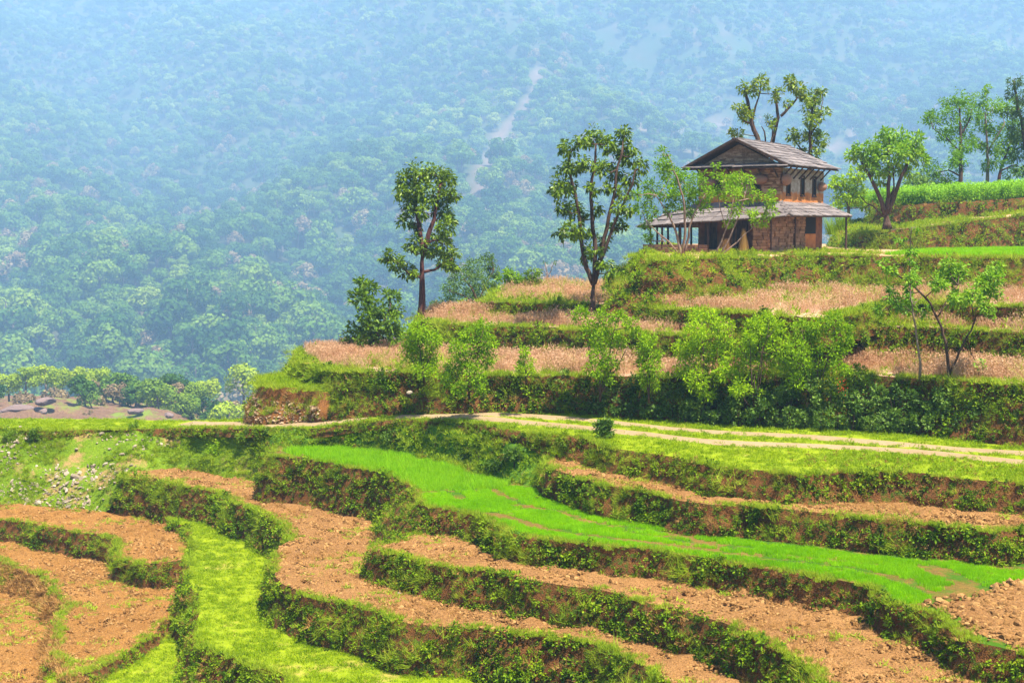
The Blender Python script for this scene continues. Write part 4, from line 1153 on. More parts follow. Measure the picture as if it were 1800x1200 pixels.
tree('knotty_tree', 'pollarded tree with forked bare limbs rising behind the house roof', 'tree', (1343, 432), 84,
     [[(1343, 436, .3), (1340, 360), (1335, 300), (1332, 255), (1318, 217), (1311, 182), (1305, 162)], [(1322, 222, .1), (1302, 214), (1292, 202)], [(1319, 212, .1), (1327, 182), (1332, 162)], [(1343, 400, .22), (1352, 320), (1358, 255), (1369, 207), (1366, 182), (1363, 167)], [(1369, 207, .12), (1386, 190), (1398, 176), (1388, 152)], [(1345, 262, .08), (1340, 235), (1334, 225)], [(1350, 262, .08), (1355, 240), (1356, 222)]],
     [(1301, 158, 10), (1315, 166, 9), (1330, 150, 11), (1338, 160, 8), (1294, 196, 11), (1305, 208, 11), (1318, 212, 7), (1292, 238, 10), (1352, 213, 7), (1355, 226, 7), (1364, 166, 9), (1358, 178, 7), (1386, 150, 11), (1396, 160, 11), (1405, 170, 9), (1372, 188, 6)],
     M['leaf_hero'], M['bark'], .22, .5, 1.2, .25, .3, rmul=1.1)
tree('knotty_tree', 'pollarded tree leafy along its whole stem behind the house eave', 'tree', (1420, 430), 84,
     [[(1420, 436, .22), (1421, 340), (1422, 285), (1420, 240), (1422, 205), (1428, 178)], [(1420, 290, .1), (1405, 262), (1392, 245)], [(1421, 240, .08), (1436, 215), (1442, 180)]],
     [(1441, 164, 8), (1425, 172, 11), (1412, 190, 12), (1430, 186, 12), (1419, 215, 13), (1439, 206, 11), (1424, 240, 13), (1440, 246, 11), (1435, 263, 11), (1400, 245, 11), (1388, 240, 9), (1405, 265, 9), (1425, 276, 10), (1395, 273, 8)],
     M['leaf_hero'], M['bark'], .22, .5, 1.2, .2, .3, rmul=1.1)
G5 = 'trees behind the corn'
tree('airy_tree', 'airy light green tree with long level branches behind the corn', 'tree', (1686, 350), 101,
     [[(1686, 354, .24), (1688, 300), (1686, 250), (1682, 190)], [(1687, 270, .1), (1662, 244), (1640, 228)], [(1686, 240, .1), (1700, 215), (1705, 195)], [(1687, 310, .1), (1665, 300), (1640, 305)]],
     [(1640, 214, 15), (1658, 210, 15), (1678, 178, 13), (1664, 180, 10), (1698, 190, 13), (1706, 208, 13), (1672, 238, 14), (1696, 230, 14), (1680, 262, 15), (1702, 258, 13), (1648, 240, 10), (1665, 285, 15), (1692, 290, 13), (1640, 298, 15), (1650, 322, 14), (1625, 318, 12), (1670, 320, 13), (1632, 202, 8)],
     M['leaf_light'], M['bark'], .2, .5, .8, .22, .1, rmul=1.15)
tree('airy_tree', 'airy light green tree with a pale straight stem behind the corn', 'tree', (1735, 345), 102,
     [[(1735, 350, .2), (1735, 300), (1733, 255), (1728, 205)], [(1734, 270, .09), (1748, 240), (1758, 220)]],
     [(1720, 180, 14), (1738, 192, 15), (1728, 218, 15), (1748, 228, 14), (1716, 250, 12), (1740, 262, 14), (1752, 288, 12), (1734, 292, 11), (1755, 200, 11), (1726, 160, 8)],
     M['leaf_light'], M['bark_pale'], .2, .5, .8, .2, .1, rmul=1.15)
tree('airy_tree', 'light green tree with a reddish leaning stem behind the corn', 'tree', (1752, 340), 103,
     [[(1753, 345, .2), (1756, 310), (1764, 280), (1775, 245)], [(1760, 300, .08), (1785, 290), (1800, 300)]],
     [(1776, 225, 15), (1765, 250, 14), (1790, 245, 14), (1772, 275, 13), (1756, 268, 11), (1790, 300, 12), (1778, 305, 10), (1770, 190, 13)],
     M['leaf_light'], M['bark_red'], .2, .5, .8, .2, .1, rmul=1.15)
tree('drooping_tree', 'dark olive tree with drooping sprays towering over the corn', 'tree', (1815, 345), 100,
     [[(1815, 350, .25), (1806, 290), (1795, 230), (1783, 180), (1776, 145)], [(1800, 260, .1), (1820, 220), (1830, 190)]],
     [(1775, 148, 10), (1786, 176, 13), (1776, 200, 11), (1796, 210, 14), (1785, 235, 13), (1800, 250, 15), (1790, 270, 12), (1812, 230, 15), (1820, 200, 15), (1815, 280, 15), (1770, 170, 7), (1805, 300, 10), (1835, 240, 15)],
     M['leaf_pine'], M['bark'], .26, .3, 1.3, .22, .5, rmul=1.25)
tree('leafy_tree', 'mid green tree peeping past the corner of the house', 'tree', (1492, 378), 95,
     [[(1492, 385, .16), (1491, 355), (1490, 330)], [(1491, 360, .08), (1503, 335), (1508, 318)], [(1491, 362, .08), (1478, 340), (1474, 330)]],
     [(1480, 322, 16), (1500, 308, 16), (1510, 332, 14), (1474, 346, 14), (1494, 345, 15), (1490, 325, 15), (1512, 355, 10), (1470, 365, 9), (1468, 325, 9)],
     M['leaf_bright'], M['bark'], .24, .5, 1.1, .15, .1)
for u, v, r, lb in ((1612, 318, 14, 'low olive bush between the broad tree and the corn'), (1560, 350, 14, 'low fresh bush behind the broad tree trunk'), (1648, 335, 12, 'low olive bush under the airy trees')):
    tree('bush', lb, 'bush', (u, v + 20), 100, [[(u, v + 24, .06), (u + 2, v + 5)]], [(u - 10, v, r), (u + 8, v - 8, r), (u + 14, v + 6, r * .8), (u - 18, v + 8, r * .7), (u, v + 8, r)], M['leaf_olive'], M['bark'], .25, .5, 1.0)

# small trees before the house
tree('yard_tree', 'slender multi-stemmed light green tree before the house porch', 'tree', (1198, 447), 62.5,
     [[(1197, 450, .09), (1190, 415), (1183, 395), (1170, 370), (1152, 345)], [(1200, 449, .09), (1203, 405), (1200, 362), (1186, 315), (1168, 275)], [(1203, 449, .08), (1210, 400), (1218, 375), (1236, 342)], [(1195, 449, .06), (1175, 425), (1150, 405), (1138, 395)], [(1196, 449, .06), (1178, 440), (1160, 415)]],
     [(1165, 272, 10), (1158, 292, 12), (1165, 305, 13), (1182, 310, 15), (1202, 318, 16), (1226, 322, 16), (1150, 330, 15), (1138, 350, 13), (1170, 338, 16), (1196, 348, 16), (1226, 348, 13), (1240, 342, 12), (1128, 370, 12), (1150, 374, 13), (1180, 370, 12), (1210, 372, 13), (1236, 366, 11), (1134, 398, 9), (1140, 420, 9), (1256, 336, 9), (1120, 345, 9), (1214, 338, 12)],
     M['leaf_light'], M['bark_pale'], .14, .5, .85, .08, .05, rmul=1.15)
tree('yard_tree', 'leaning light green tree before the house wall', 'tree', (1262, 448), 62.5,
     [[(1255, 450, .06), (1268, 425), (1282, 388), (1288, 350)], [(1266, 449, .06), (1284, 412), (1300, 372), (1306, 342)], [(1268, 449, .05), (1308, 412), (1336, 386)], [(1275, 400, .03), (1262, 350), (1258, 300)]],
     [(1258, 290, 7), (1258, 310, 7), (1274, 318, 13), (1300, 314, 13), (1316, 320, 10), (1280, 344, 15), (1305, 344, 15), (1326, 345, 10), (1290, 370, 13), (1316, 374, 10), (1346, 352, 10), (1352, 374, 10), (1340, 390, 9), (1265, 345, 9), (1320, 394, 8), (1356, 340, 7), (1284, 392, 9)],
     M['leaf_light'], M['bark_pale'], .14, .5, .85, .06, .05, rmul=1.15)
tree('bushy_tree', 'dense round bushy tree at the far end of the long stubble terrace', 'tree', (655, 606), 61.5,
     [[(655, 610, .12), (652, 570), (648, 530)], [(655, 600, .08), (678, 560), (688, 535)], [(654, 600, .08), (635, 580), (625, 570)]],
     [(634, 500, 12), (650, 510, 16), (638, 530, 20), (664, 540, 18), (685, 524, 15), (700, 546, 14), (690, 565, 18), (650, 558, 22), (626, 580, 16), (665, 584, 20), (694, 588, 16), (611, 594, 11), (640, 594, 13), (625, 514, 9), (705, 580, 10), (672, 560, 16), (655, 596, 14), (642, 492, 7)],
     M['leaf_dense'], M['bark'], .22, .5, 1.3, .12, .1)
tree('feathery_tree', 'feathery pale olive tree spreading behind the narrow terrace', 'tree', (846, 556), 71,
     [[(846, 566, .12), (840, 530), (828, 505), (815, 490)], [(840, 528, .07), (856, 495), (868, 475)], [(840, 535, .06), (815, 520), (790, 512)], [(842, 545, .05), (810, 540), (780, 540)]],
     [(790, 510, 13), (810, 490, 15), (830, 474, 15), (855, 464, 12), (845, 494, 15), (870, 480, 10), (800, 530, 13), (825, 518, 13), (772, 540, 12), (786, 545, 10), (815, 545, 11), (862, 508, 11), (840, 525, 10), (860, 450, 6)],
     M['leaf_olive'], M['bark'], .14, .4, 1.2, .1, .1, rmul=1.2)
for i, (u, v, cl, lf, lb) in enumerate((
        (897, 503, [(885, 492, 11), (900, 484, 12), (910, 492, 10), (893, 478, 8)], 'leaf_light', 'small fresh green bush at the field end beside the feathery tree'),
        (930, 503, [(922, 488, 10), (938, 478, 10), (945, 490, 9), (930, 495, 9)], 'leaf_dense', 'small dark bush behind the wide stubble field'),
        (866, 545, [(864, 512, 6), (868, 525, 6), (864, 500, 5), (869, 538, 5)], 'leaf_dense', 'thin upright dark bush on the field corner'),
        (808, 556, [(800, 545, 9), (812, 535, 8), (820, 548, 8)], 'leaf_light', 'low leafy bush beside the feathery tree foot'),
        (1090, 497, [(1085, 478, 8), (1092, 490, 8), (1080, 495, 7), (1072, 470, 6)], 'leaf_dense', 'small bush at the foot of the house mound'))):
    tree('bush', lb, 'bush', (u, v), 70, [[(u, v + 4, .04), (u, v - 12)]], cl, M[lf], M['bark'], .18, .5, 1.1)
tree('bare_tree', 'thin leafless grey tree behind the wide stubble field', 'tree', (962, 503), 78,
     [[(962, 510, .07), (962, 480), (958, 462)], [(962, 490, .04), (970, 470), (975, 460)], [(962, 485, .03), (952, 468)]], [(958, 462, 3), (974, 462, 3)], M['leaf_olive'], M['bark_pale'], .12, .4, .4)

# bright bushes on the bank between track and upper terraces
def bush(u, v, D, cl, label, leaf='leaf_bright', size=.115, dens=1.2, name='bush', asp=.42):
    hh = v - min(c[1] for c in cl); limbs = [[(u, v + 4, .045), (u, v - hh * .4)]] + [[(u, v, .03), ((u + c[0]) / 2, (v + c[1]) / 2 + 4), (c[0], c[1])] for c in cl[::3]]
    tree(name, label, 'bush', (u, v), D, limbs, cl, M[leaf], M['bark'], size, asp, dens, .05, -.1, tw=.01, rmul=1.38)
bush(745, 662, 49.5, [(735, 580, 14), (725, 600, 14), (745, 608, 16), (760, 600, 13), (730, 630, 14), (755, 634, 13), (715, 615, 10), (745, 650, 12)], 'tall fresh green bush at the start of the hedge, below the tall slender tree')
bush(825, 690, 47.5, [(850, 578, 12), (830, 590, 14), (805, 610, 14), (845, 605, 16), (820, 630, 16), (855, 630, 13), (795, 650, 14), (830, 655, 15), (785, 668, 11), (842, 676, 11), (865, 600, 9), (808, 680, 10)], 'wide fresh green bush spilling down the hedge bank')
bush(925, 665, 47.5, [(920, 618, 8), (925, 635, 9), (915, 648, 9), (928, 652, 8)], 'small upright bush in the hedge before the stubble', size=.1)
bush(1055, 694, 46.6, [(1020, 556, 12), (1035, 576, 11), (1060, 556, 12), (1085, 556, 11), (1050, 600, 14), (1076, 590, 12), (1092, 602, 11), (1055, 626, 16), (1044, 646, 12), (1060, 662, 12), (1070, 640, 12), (1110, 570, 10), (1120, 585, 9)], 'fresh green bush around the foot of the tall forked tree')
bush(1141, 697, 46.2, [(1140, 598, 11), (1134, 620, 13), (1146, 640, 14), (1136, 660, 13), (1150, 620, 9), (1146, 676, 11), (1128, 640, 9)], 'narrow column-shaped bush standing in the hedge')
bush(1240, 708, 45.8, [(1230, 560, 14), (1250, 556, 11), (1215, 580, 14), (1266, 575, 14), (1240, 600, 17), (1206, 620, 16), (1226, 640, 16), (1260, 625, 16), (1220, 666, 16), (1250, 660, 13), (1275, 600, 13), (1200, 650, 11), (1240, 690, 12)], 'tall dense bush next to the column-shaped bush')
bush(1325, 722, 45.2, [(1345, 560, 12), (1320, 576, 14), (1360, 580, 15), (1336, 605, 16), (1370, 610, 14), (1306, 620, 14), (1320, 650, 17), (1350, 645, 15), (1288, 650, 15), (1296, 680, 14), (1272, 655, 13), (1330, 690, 12), (1310, 590, 9)], 'broad bright bush in the middle of the hedge')
bush(1437, 706, 44.8, [(1460, 560, 12), (1440, 576, 14), (1476, 586, 14), (1410, 580, 13), (1430, 610, 16), (1460, 616, 16), (1396, 610, 14), (1487, 605, 11), (1410, 645, 16), (1445, 650, 14), (1470, 645, 12), (1426, 676, 12), (1380, 640, 11), (1395, 670, 11)], 'broad bright bush at the stubble end of the hedge')
bush(1500, 690, 44.4, [(1500, 660, 9), (1510, 650, 8), (1520, 668, 9), (1505, 678, 9), (1488, 670, 8)], 'small leafy bush beside red blooms in the hedge', 'leaf_dense', .1)
bush(388, 805, 54.5, [(380, 788, 9), (392, 780, 9), (400, 787, 8), (388, 795, 9), (372, 795, 6)], 'rounded vivid green bush alone on the stony slope', size=.12, dens=1.4)
bush(630, 782, 50.3, [(620, 772, 9), (635, 765, 9), (645, 772, 8), (630, 778, 8)], 'vivid green bush on the bank under the track', size=.12, dens=1.4)
for (u, v, r, lb) in ((432, 768, 8, 'dark small bush at the track edge nearest the stony slope'), (470, 758, 6, 'dark tiny bush at the track edge, between two others'), (511, 766, 7, 'dark small bush at the track edge below the stony cut'), (18, 768, 8, 'dark small bush among stones at the slope top'), (62, 765, 8, 'second dark small bush among stones at the slope top'), (235, 747, 4, 'tiny dark plant on the far grass strip'), (690, 770, 10, 'olive bush on the lush bank near its crest'), (855, 765, 8, 'dark bush on the crest of the lush bank'),
                      (905, 800, 11, 'dark green bush beside the ploughed strip tip'), (875, 820, 12, 'dark green bush in the gully above the pale grain'), (820, 800, 9, 'fresh bush beside the red earth gully')):
    GG = np.concatenate([TERR['SA']['G'].reshape(-1, 3), TERR['SB']['G'].reshape(-1, 3)])
    qq = (900 + F * GG[:, 0] / GG[:, 1] - u) ** 2 + (400 + F * (CZ - GG[:, 2]) / GG[:, 1] - v - r * .8) ** 2
    D = GG[np.argmin(qq), 1] if qq.min() < 150 else on_level(u, v + r, hR)[1]
    bush(u, v + r * .8, D, [(u - r * .6, v, r * .8), (u + r * .5, v - r * .4, r * .8), (u, v + r * .3, r * .8), (u + r * .8, v + r * .4, r * .6)], lb, 'leaf_dense' if r < 9 else 'leaf_hedge', .1, 1.2)
pb = on_level(1060, 771, hR)
bush(1060, 771, pb[1], [(1055, 752, 9), (1064, 748, 8), (1058, 762, 10), (1067, 760, 8), (1061, 742, 6), (1066, 768, 6)], 'lone rounded bush on the verge beside the wheel rut', 'leaf_hedge', .11, 1.6, asp=.55)

# low leafy shrubs along the hedge foot: copies of four builds
SHR = []
for i in range(4):
    Ps = []; As = []
    for k in range(9):
        C = np.array([rng.uniform(-.32, .32), rng.uniform(-.25, .25), rng.uniform(.15, .75)])
        P, A = clump_leaves(C, .2, 60, .1, .1); Ps.append(P); As.append(A)
    P = np.concatenate(Ps); A = np.concatenate(As); n = len(P)
    V, Fc = leaf_mesh(P, A, .1 * rng.uniform(.7, 1.3, n), .06 * rng.uniform(.8, 1.2, n))
    cm = mesh_np("crown", V, Fc, [M['leaf_hedge']])
    b = MB()
    for k in range(4):
        b.tube([(rng.uniform(-.06, .06), rng.uniform(-.06, .06), -.1), (rng.uniform(-.25, .25), rng.uniform(-.2, .2), .55)], [.018, .007], 4)
    SHR.append((cm, b.mesh("stem", M['bark'])))
hx = [860, 1000, 1150, 1300, 1500, 1650, 1800, 1900]; hv = [722, 732, 742, 752, 762, 770, 780, 787]
nm = ['leafy green shrub at the foot of the hedge bank beside the dirt track', 'leafy green shrub halfway up the hedge bank above the dirt track']
for row, (off, st) in enumerate(((0, 26), (-26, 29))):
    u = 868 + row * 12
    while u < 1850:
        v = np.interp(u, hx, hv) - 4
        B = on_level(u, v, hR)
        if row: B = B + np.array([0, .35, .55])
        e = empty('shrub', B + np.array([0, rng.uniform(-.25, .1), -.03]), nm[row], 'shrub', 'hedge foot shrubs' if row == 0 else 'hedge bank shrubs', rng.uniform(0, 6.28))
        s = rng.uniform(.7, 1.25); e.scale = (s, s, s)
        k = int(rng.integers(0, 4)); link("crown", SHR[k][0], e); link("stem", SHR[k][1], e)
        u += st * rng.uniform(.7, 1.35)

# thin trees rising from the hedge
tree('thin_tree', 'thin leaning tree with a bare curved limb and fresh leaves above the hedge', 'tree', (1668, 672), 43.6,
     [[(1668, 676, .075), (1666, 640), (1662, 610), (1653, 575), (1632, 532), (1602, 502), (1572, 482), (1546, 466)], [(1668, 664, .055), (1684, 615), (1702, 580), (1710, 552), (1738, 553)], [(1698, 590, .03), (1705, 615), (1718, 640)], [(1645, 556, .035), (1665, 520), (1680, 500)], [(1708, 556, .03), (1702, 525), (1712, 500)], [(1602, 502, .02), (1580, 470), (1565, 455)]],
     [(1660, 490, 12), (1690, 488, 14), (1710, 500, 12), (1730, 510, 12), (1700, 524, 12), (1680, 514, 11), (1716, 534, 9), (1640, 500, 10), (1655, 520, 9), (1726, 490, 11), (1560, 478, 7), (1590, 490, 9), (1610, 510, 9), (1745, 470, 10), (1700, 470, 9), (1620, 480, 7), (1670, 462, 9), (1548, 462, 6), (1718, 640, 7), (1740, 550, 6)],
     M['leaf_yel'], M['bark'], .13, .55, 1.2, .07, .15, tw=.012, rmul=1.45)
tree('thin_tree', 'thin straight sapling with sparse leaves in front of the rice strip bank', 'tree', (1617, 656), 43.8,
     [[(1617, 660, .05), (1611, 600), (1604, 560), (1597, 520), (1594, 460), (1596, 400)], [(1602, 550, .025), (1580, 530), (1560, 520)], [(1600, 540, .02), (1612, 525), (1622, 512)]],
     [(1590, 540, 13), (1572, 530, 12), (1556, 520, 10), (1606, 526, 11), (1595, 440, 7), (1586, 420, 7), (1600, 402, 5), (1566, 506, 9), (1546, 545, 9), (1620, 546, 9), (1600, 470, 6), (1585, 455, 6)],
     M['leaf_yel'], M['bark_pale'], .12, .5, .8, .05, .1, tw=.01, rmul=1.2)
# cactus-like spurge stems at the hedge top
m, nt, out = newmat("spurge_stem"); principled(nt, out, ramp(nt, noise(nt, 6, 4), [(.35, (.03, .09, .015)), (.7, (.11, .2, .03))]), .6); M['spurge'] = m
for i, u in enumerate([1640, 1676, 1690, 1702, 1716, 1729, 1742, 1756, 1768, 1779, 1791]):
    D = 44.2 - i * .1
    vb = 712 + rng.uniform(-6, 14); B = at_depth(u, vb, D)
    e = empty('spurge_plant', B, 'upright cactus-like green spurge standing in the hedge', 'plant', 'spurge stems in the hedge')
    for k in range(int(rng.integers(2, 4))):
        b = MB(); x = rng.uniform(-.12, .12); h = rng.uniform(.55, 1.05); lx = rng.uniform(-.08, .08)
        zz = np.linspace(-.1, h, 6); rr = .035 * np.array([1, 1.1, 1, 1.05, .9, .35])
        b.tube(np.c_[x + lx * zz, rng.uniform(-.1, .1) + zz * 0, zz], rr, 5); b.build("stem", M['spurge'], e)
# red blooms
m, nt, out = newmat("red_petals"); principled(nt, out, (.62, .02, .012), .5); M['red'] = m
for (u, v) in ((1480, 664), (1482, 674), (1477, 682), (1484, 686)):
    P0 = at_depth(u, v, 43.9); n = 14
    Pn = rng.normal(0, .05, (n, 3)); V, Fc = leaf_mesh(Pn, unit(Pn + 1e-4), np.full(n, .04), np.full(n, .025))
    o = link('red_bloom', mesh_np('red_bloom', V, Fc, [M['red']]), None, P0); tag(o, 'cluster of red petals in the hedge', 'flower', 'red blooms')

# loose rocks, stakes
def rock(name, u, v, hf, r, label, mat='stone', lift=.3, group=None):
    B = on_level(u, v, hf); me = lump(name, M[mat], int(u * 7 + v), .7, 2)
    o = link(name, me, None, B + np.array([0, 0, r * lift])); o.scale = (r, r * .8, r * .9); o.rotation_euler = (0, 0, u)
    tag(o, label, 'rock', group)
rock('rock', 703, 1045, h4, .10, 'small white stone on the ploughed field at the bank foot')
rock('rock', 720, 697, lin(6.0, 0), .13, 'white stone lodged in the hedge bank', lift=1.2)
rock('rock', 615, 640, hU1, .14, 'pale slanting stone at the stubble edge', lift=.2)
G = TERR['SA']['G']
for i, (u, v, lb) in enumerate([(122, 843, 'largest white stone low on the grassy slope'), (92, 848, 'white stone beside the largest one on the slope'), (130, 792, 'white stone near the middle of the stony slope'), (206, 800, 'grey stone on the upper stony slope'), (190, 822, 'flat white stone above the field corner'), (58, 890, 'white stone at the foot of the stony slope'), (110, 865, 'tilted pale stone in the stony gully'), (118, 880, 'pale stone at the bottom of the stony gully'), (25, 755, 'pale rock at the brow of the stony slope'), (170, 770, 'pale stone under the brow of the slope')]):
    uu = 900 + F * G[..., 0] / G[..., 1]; vv = 400 + F * (CZ - G[..., 2]) / G[..., 1]
    k = np.unravel_index(np.argmin((uu - u) ** 2 + (vv - v) ** 2), uu.shape)
    o = link('rock', lump('rock', M['stone'], 300 + i, .7, 2), None, G[k] + np.array([0, 0, .05])); r = .17 if i == 0 else rng.uniform(.08, .13)
    o.scale = (r * 1.2, r, r); o.rotation_euler = (.3, .2, i); tag(o, lb, 'rock')
for i, (u, v, r, lb) in enumerate(((22, 722, 3.2, 'dark purple boulder low on the rocky knoll'), (75, 706, 2.4, 'pale boulder on the crest of the rocky knoll'), (62, 724, 2.2, 'dark boulder beside the largest one on the knoll'), (232, 724, 1.6, 'small boulder on the falling ridge of the knoll'), (292, 731, 1.5, 'end boulder where the knoll drops into trees'))):
    Dk = 231.0 - i * .6; X = (u - 900) / F * Dk; zz = CZ - (v - 400) / F * Dk
    o = link('boulder', lump('boulder', M['rock'], 700 + i, .6, 3), None, (X, Dk, max(zz, CZ - float(knoll_h(X, Dk)) - r * .2))); r *= .6; o.scale = (r * 1.6, r, r * .95); o.rotation_euler = (0, 0, i * 1.3); tag(o, lb, 'boulder')
for i, u in enumerate((605, 609, 613, 618)):
    B = on_level(u, 904 + i, h4); b = MB(); b.tube([(0, 0, -.1), (.02, .05, .3), (.03, .12, .55)], [.022, .02, .016], 5)
    tag(b.build('wooden_stake', M['wood_pale'], None, False, B), 'pale wooden stake leaning on the bank beside the ploughed field', 'stake', 'stakes against the bank')
# ------------------------------------------------------------------ the house
TH = math.radians(35); HA, HB = 4.6, 5.6
HC = on_level(1370, 444.5, hU4)
def wallmat(name, f):
    m, nt, out = newmat(name)
    tc = N(nt, "ShaderNodeTexCoord").outputs["Object"]
    f(m, nt, out, tc); return m
def _stone(m, nt, out, tc):
    mp = N(nt, "ShaderNodeMapping"); mp.inputs["Scale"].default_value = (3.2, 3.2, 11); nt.links.new(tc, mp.inputs[0])
    v = N(nt, "ShaderNodeTexVoronoi", Scale=1.0); nt.links.new(mp.outputs[0], v.inputs["Vector"])
    n = noise(nt, 14, 4, .6, tc)
    c = ramp(nt, v.outputs["Color"], [(.2, (.10, .05, .03)), (.5, (.22, .12, .07)), (.8, (.38, .25, .16))])
    c = mixc(nt, .4, c, ramp(nt, n, [(.3, (.08, .04, .02)), (.7, (.4, .27, .17))]))
    principled(nt, out, c, .95, v.outputs["Distance"], .8, .05)
M['hstone'] = wallmat("house_rubble_stone", _stone)
def _clay(m, nt, out, tc):
    sp = N(nt, "ShaderNodeSeparateXYZ"); nt.links.new(tc, sp.inputs[0])
    n = noise(nt, 2.2, 5, .65, tc)
    a = N(nt, "ShaderNodeMath", operation='MULTIPLY_ADD'); nt.links.new(n, a.inputs[0]); a.inputs[1].default_value = .5; nt.links.new(sp.outputs[2], a.inputs[2])
    f = N(nt, "ShaderNodeMapRange"); f.inputs[1].default_value = 3.28; f.inputs[2].default_value = 3.4; nt.links.new(a.outputs[0], f.inputs[0])
    oc = ramp(nt, n, [(.3, (.32, .10, .03)), (.7, (.55, .22, .07))]); wc = ramp(nt, noise(nt, 5, 4, .6, tc), [(.3, (.20, .15, .11)), (.7, (.44, .36, .29))])
    principled(nt, out, mixc(nt, f.outputs[0], oc, wc), .95, n, .3, .03)
M['hclay'] = wallmat("house_clay_plaster", _clay)
def _front(m, nt, out, tc):
    sp = N(nt, "ShaderNodeSeparateXYZ"); nt.links.new(tc, sp.inputs[0])
    n = noise(nt, 2.2, 5, .65, tc)
    a = N(nt, "ShaderNodeMath", operation='MULTIPLY_ADD'); nt.links.new(n, a.inputs[0]); a.inputs[1].default_value = .6; nt.links.new(sp.outputs[2], a.inputs[2])
    f = N(nt, "ShaderNodeMapRange"); f.inputs[1].default_value = 3.15; f.inputs[2].default_value = 3.35; nt.links.new(a.outputs[0], f.inputs[0])
    mp = N(nt, "ShaderNodeMapping"); mp.inputs["Scale"].default_value = (3.2, 3.2, 12); nt.links.new(tc, mp.inputs[0])
    v = N(nt, "ShaderNodeTexVoronoi", Scale=1.0); nt.links.new(mp.outputs[0], v.inputs["Vector"])
    oc = ramp(nt, n, [(.3, (.40, .13, .03)), (.7, (.62, .26, .07))]); wc = ramp(nt, v.outputs["Color"], [(.2, (.12, .055, .025)), (.5, (.25, .13, .065)), (.8, (.38, .23, .13))])
    principled(nt, out, mixc(nt, f.outputs[0], oc, wc), .95, v.outputs["Distance"], .5, .04)
M['hfront'] = wallmat("house_front_wall", _front)
m, nt, out = newmat("red_brown_mud"); principled(nt, out, ramp(nt, noise(nt, 3, 5), [(.3, (.12, .045, .02)), (.7, (.26, .11, .05))]), .95); M['hmud'] = m
m, nt, out = newmat("opening_shade"); principled(nt, out, (.012, .010, .009), .9); M['dark'] = m  # near-black colour painted for the shade inside windows and stall
def _slate(name, a, b):
    m, nt, out = newmat(name)
    oi = N(nt, "ShaderNodeObjectInfo").outputs["Random"]
    n = noise(nt, 3.5, 5, .7)
    c = mixc(nt, .5, ramp(nt, oi, [(0, a), (1, b)]), ramp(nt, n, [(.3, a), (.7, b)]))
    principled(nt, out, c, .7, n, .4, .02, .3); return m
M['slate'] = _slate("roof_slate", (.05, .04, .038), (.23, .19, .18))
M['wstone'] = _slate("wall_stone", (.09, .038, .018), (.40, .22, .115))

H_ = empty('stone_house', HC, 'two-storey stone and clay farmhouse with slate roofs on the mound', 'house', rz=-TH)
def part(name, mat, boxes, parent=H_):
    b = MB()
    for x in boxes: b.box(*x)
    return b.build(name, mat, parent)
ZL, ZE = 2.52, 4.3
part('plinth', M['hstone'], [(-HA - 2.5, .25, -1.55, HB + .2, -.3, .16)])
part('lower_wall', M['hmud'], [(-HA, -.02, 0, HB, .16, ZL)])
fw = part('front_wall', M['hfront'], [(-HA, -.0, -.02, .3, ZL - .2, ZE)])
part('side_wall', M['hclay'], [(-.32, .012, .3, HB, ZL - .2, ZE)])
part('rear_wall', M['hstone'], [(-HA, -.32, HB - .3, HB, ZL - .2, ZE)])
part('far_wall', M['hstone'], [(-HA - .01, -HA + .3, .3, HB - .3, ZL - .2, ZE)])
# gable triangle
b = MB(); z0 = ZE + .1; zt = 5.55
for y in (.02, .3): pass
V = [(-HA, -.05, z0), (0, -.05, z0), (-HA / 2, -.05, zt), (-HA, .25, z0), (0, .25, z0), (-HA / 2, .25, zt)]
b.add(V, [(0, 1, 2), (5, 4, 3), (0, 3, 4, 1), (1, 4, 5, 2), (2, 5, 3, 0)]); b.build('gable', M['hstone'], H_)
# upper roof
RZ, OV = 5.78, .66
def roofplane(name, q, th, mat):
    q = np.array(q, float); n = np.cross(q[1] - q[0], q[3] - q[0]); n /= np.linalg.norm(n)
    if n[2] < 0: n = -n
    b = MB(); b.add(np.r_[q, q - n * th], [(0, 1, 2, 3), (7, 6, 5, 4), (0, 4, 5, 1), (1, 5, 6, 2), (2, 6, 7, 3), (3, 7, 4, 0)])
    return b.build(name, mat, H_)
y0, y1 = -.55, HB + .5
ez = 4.36
roofplane('roof_deck', [(-HA / 2, y0, RZ), (OV, y0, ez), (OV, y1, ez), (-HA / 2, y1, RZ - .06)], .07, M['wood'])
roofplane('roof_deck', [(-HA / 2, y0, RZ), (-HA - OV, y0, ez), (-HA - OV, y1, ez), (-HA / 2, y1, RZ - .06)], .07, M['wood'])
SLATE = []
for i in range(4):
    b = MB(); r = np.random.default_rng(60 + i)
    V = [(x + r.uniform(-.06, .06) * (1 if z else 1), y + r.uniform(-.05, .05), z) for z in (0, 1) for y in (-.5, .5) for x in (-.5, .5)]
    for k in range(4): V[4 + k] = (V[k][0] * .97, V[k][1] * .97, 1)
    b.add(V, [(0, 2, 3, 1), (4, 5, 7, 6), (0, 1, 5, 4), (2, 6, 7, 3), (0, 4, 6, 2), (1, 3, 7, 5)])
    SLATE.append(b.mesh("roof_slate", M['slate']))
from mathutils import Matrix
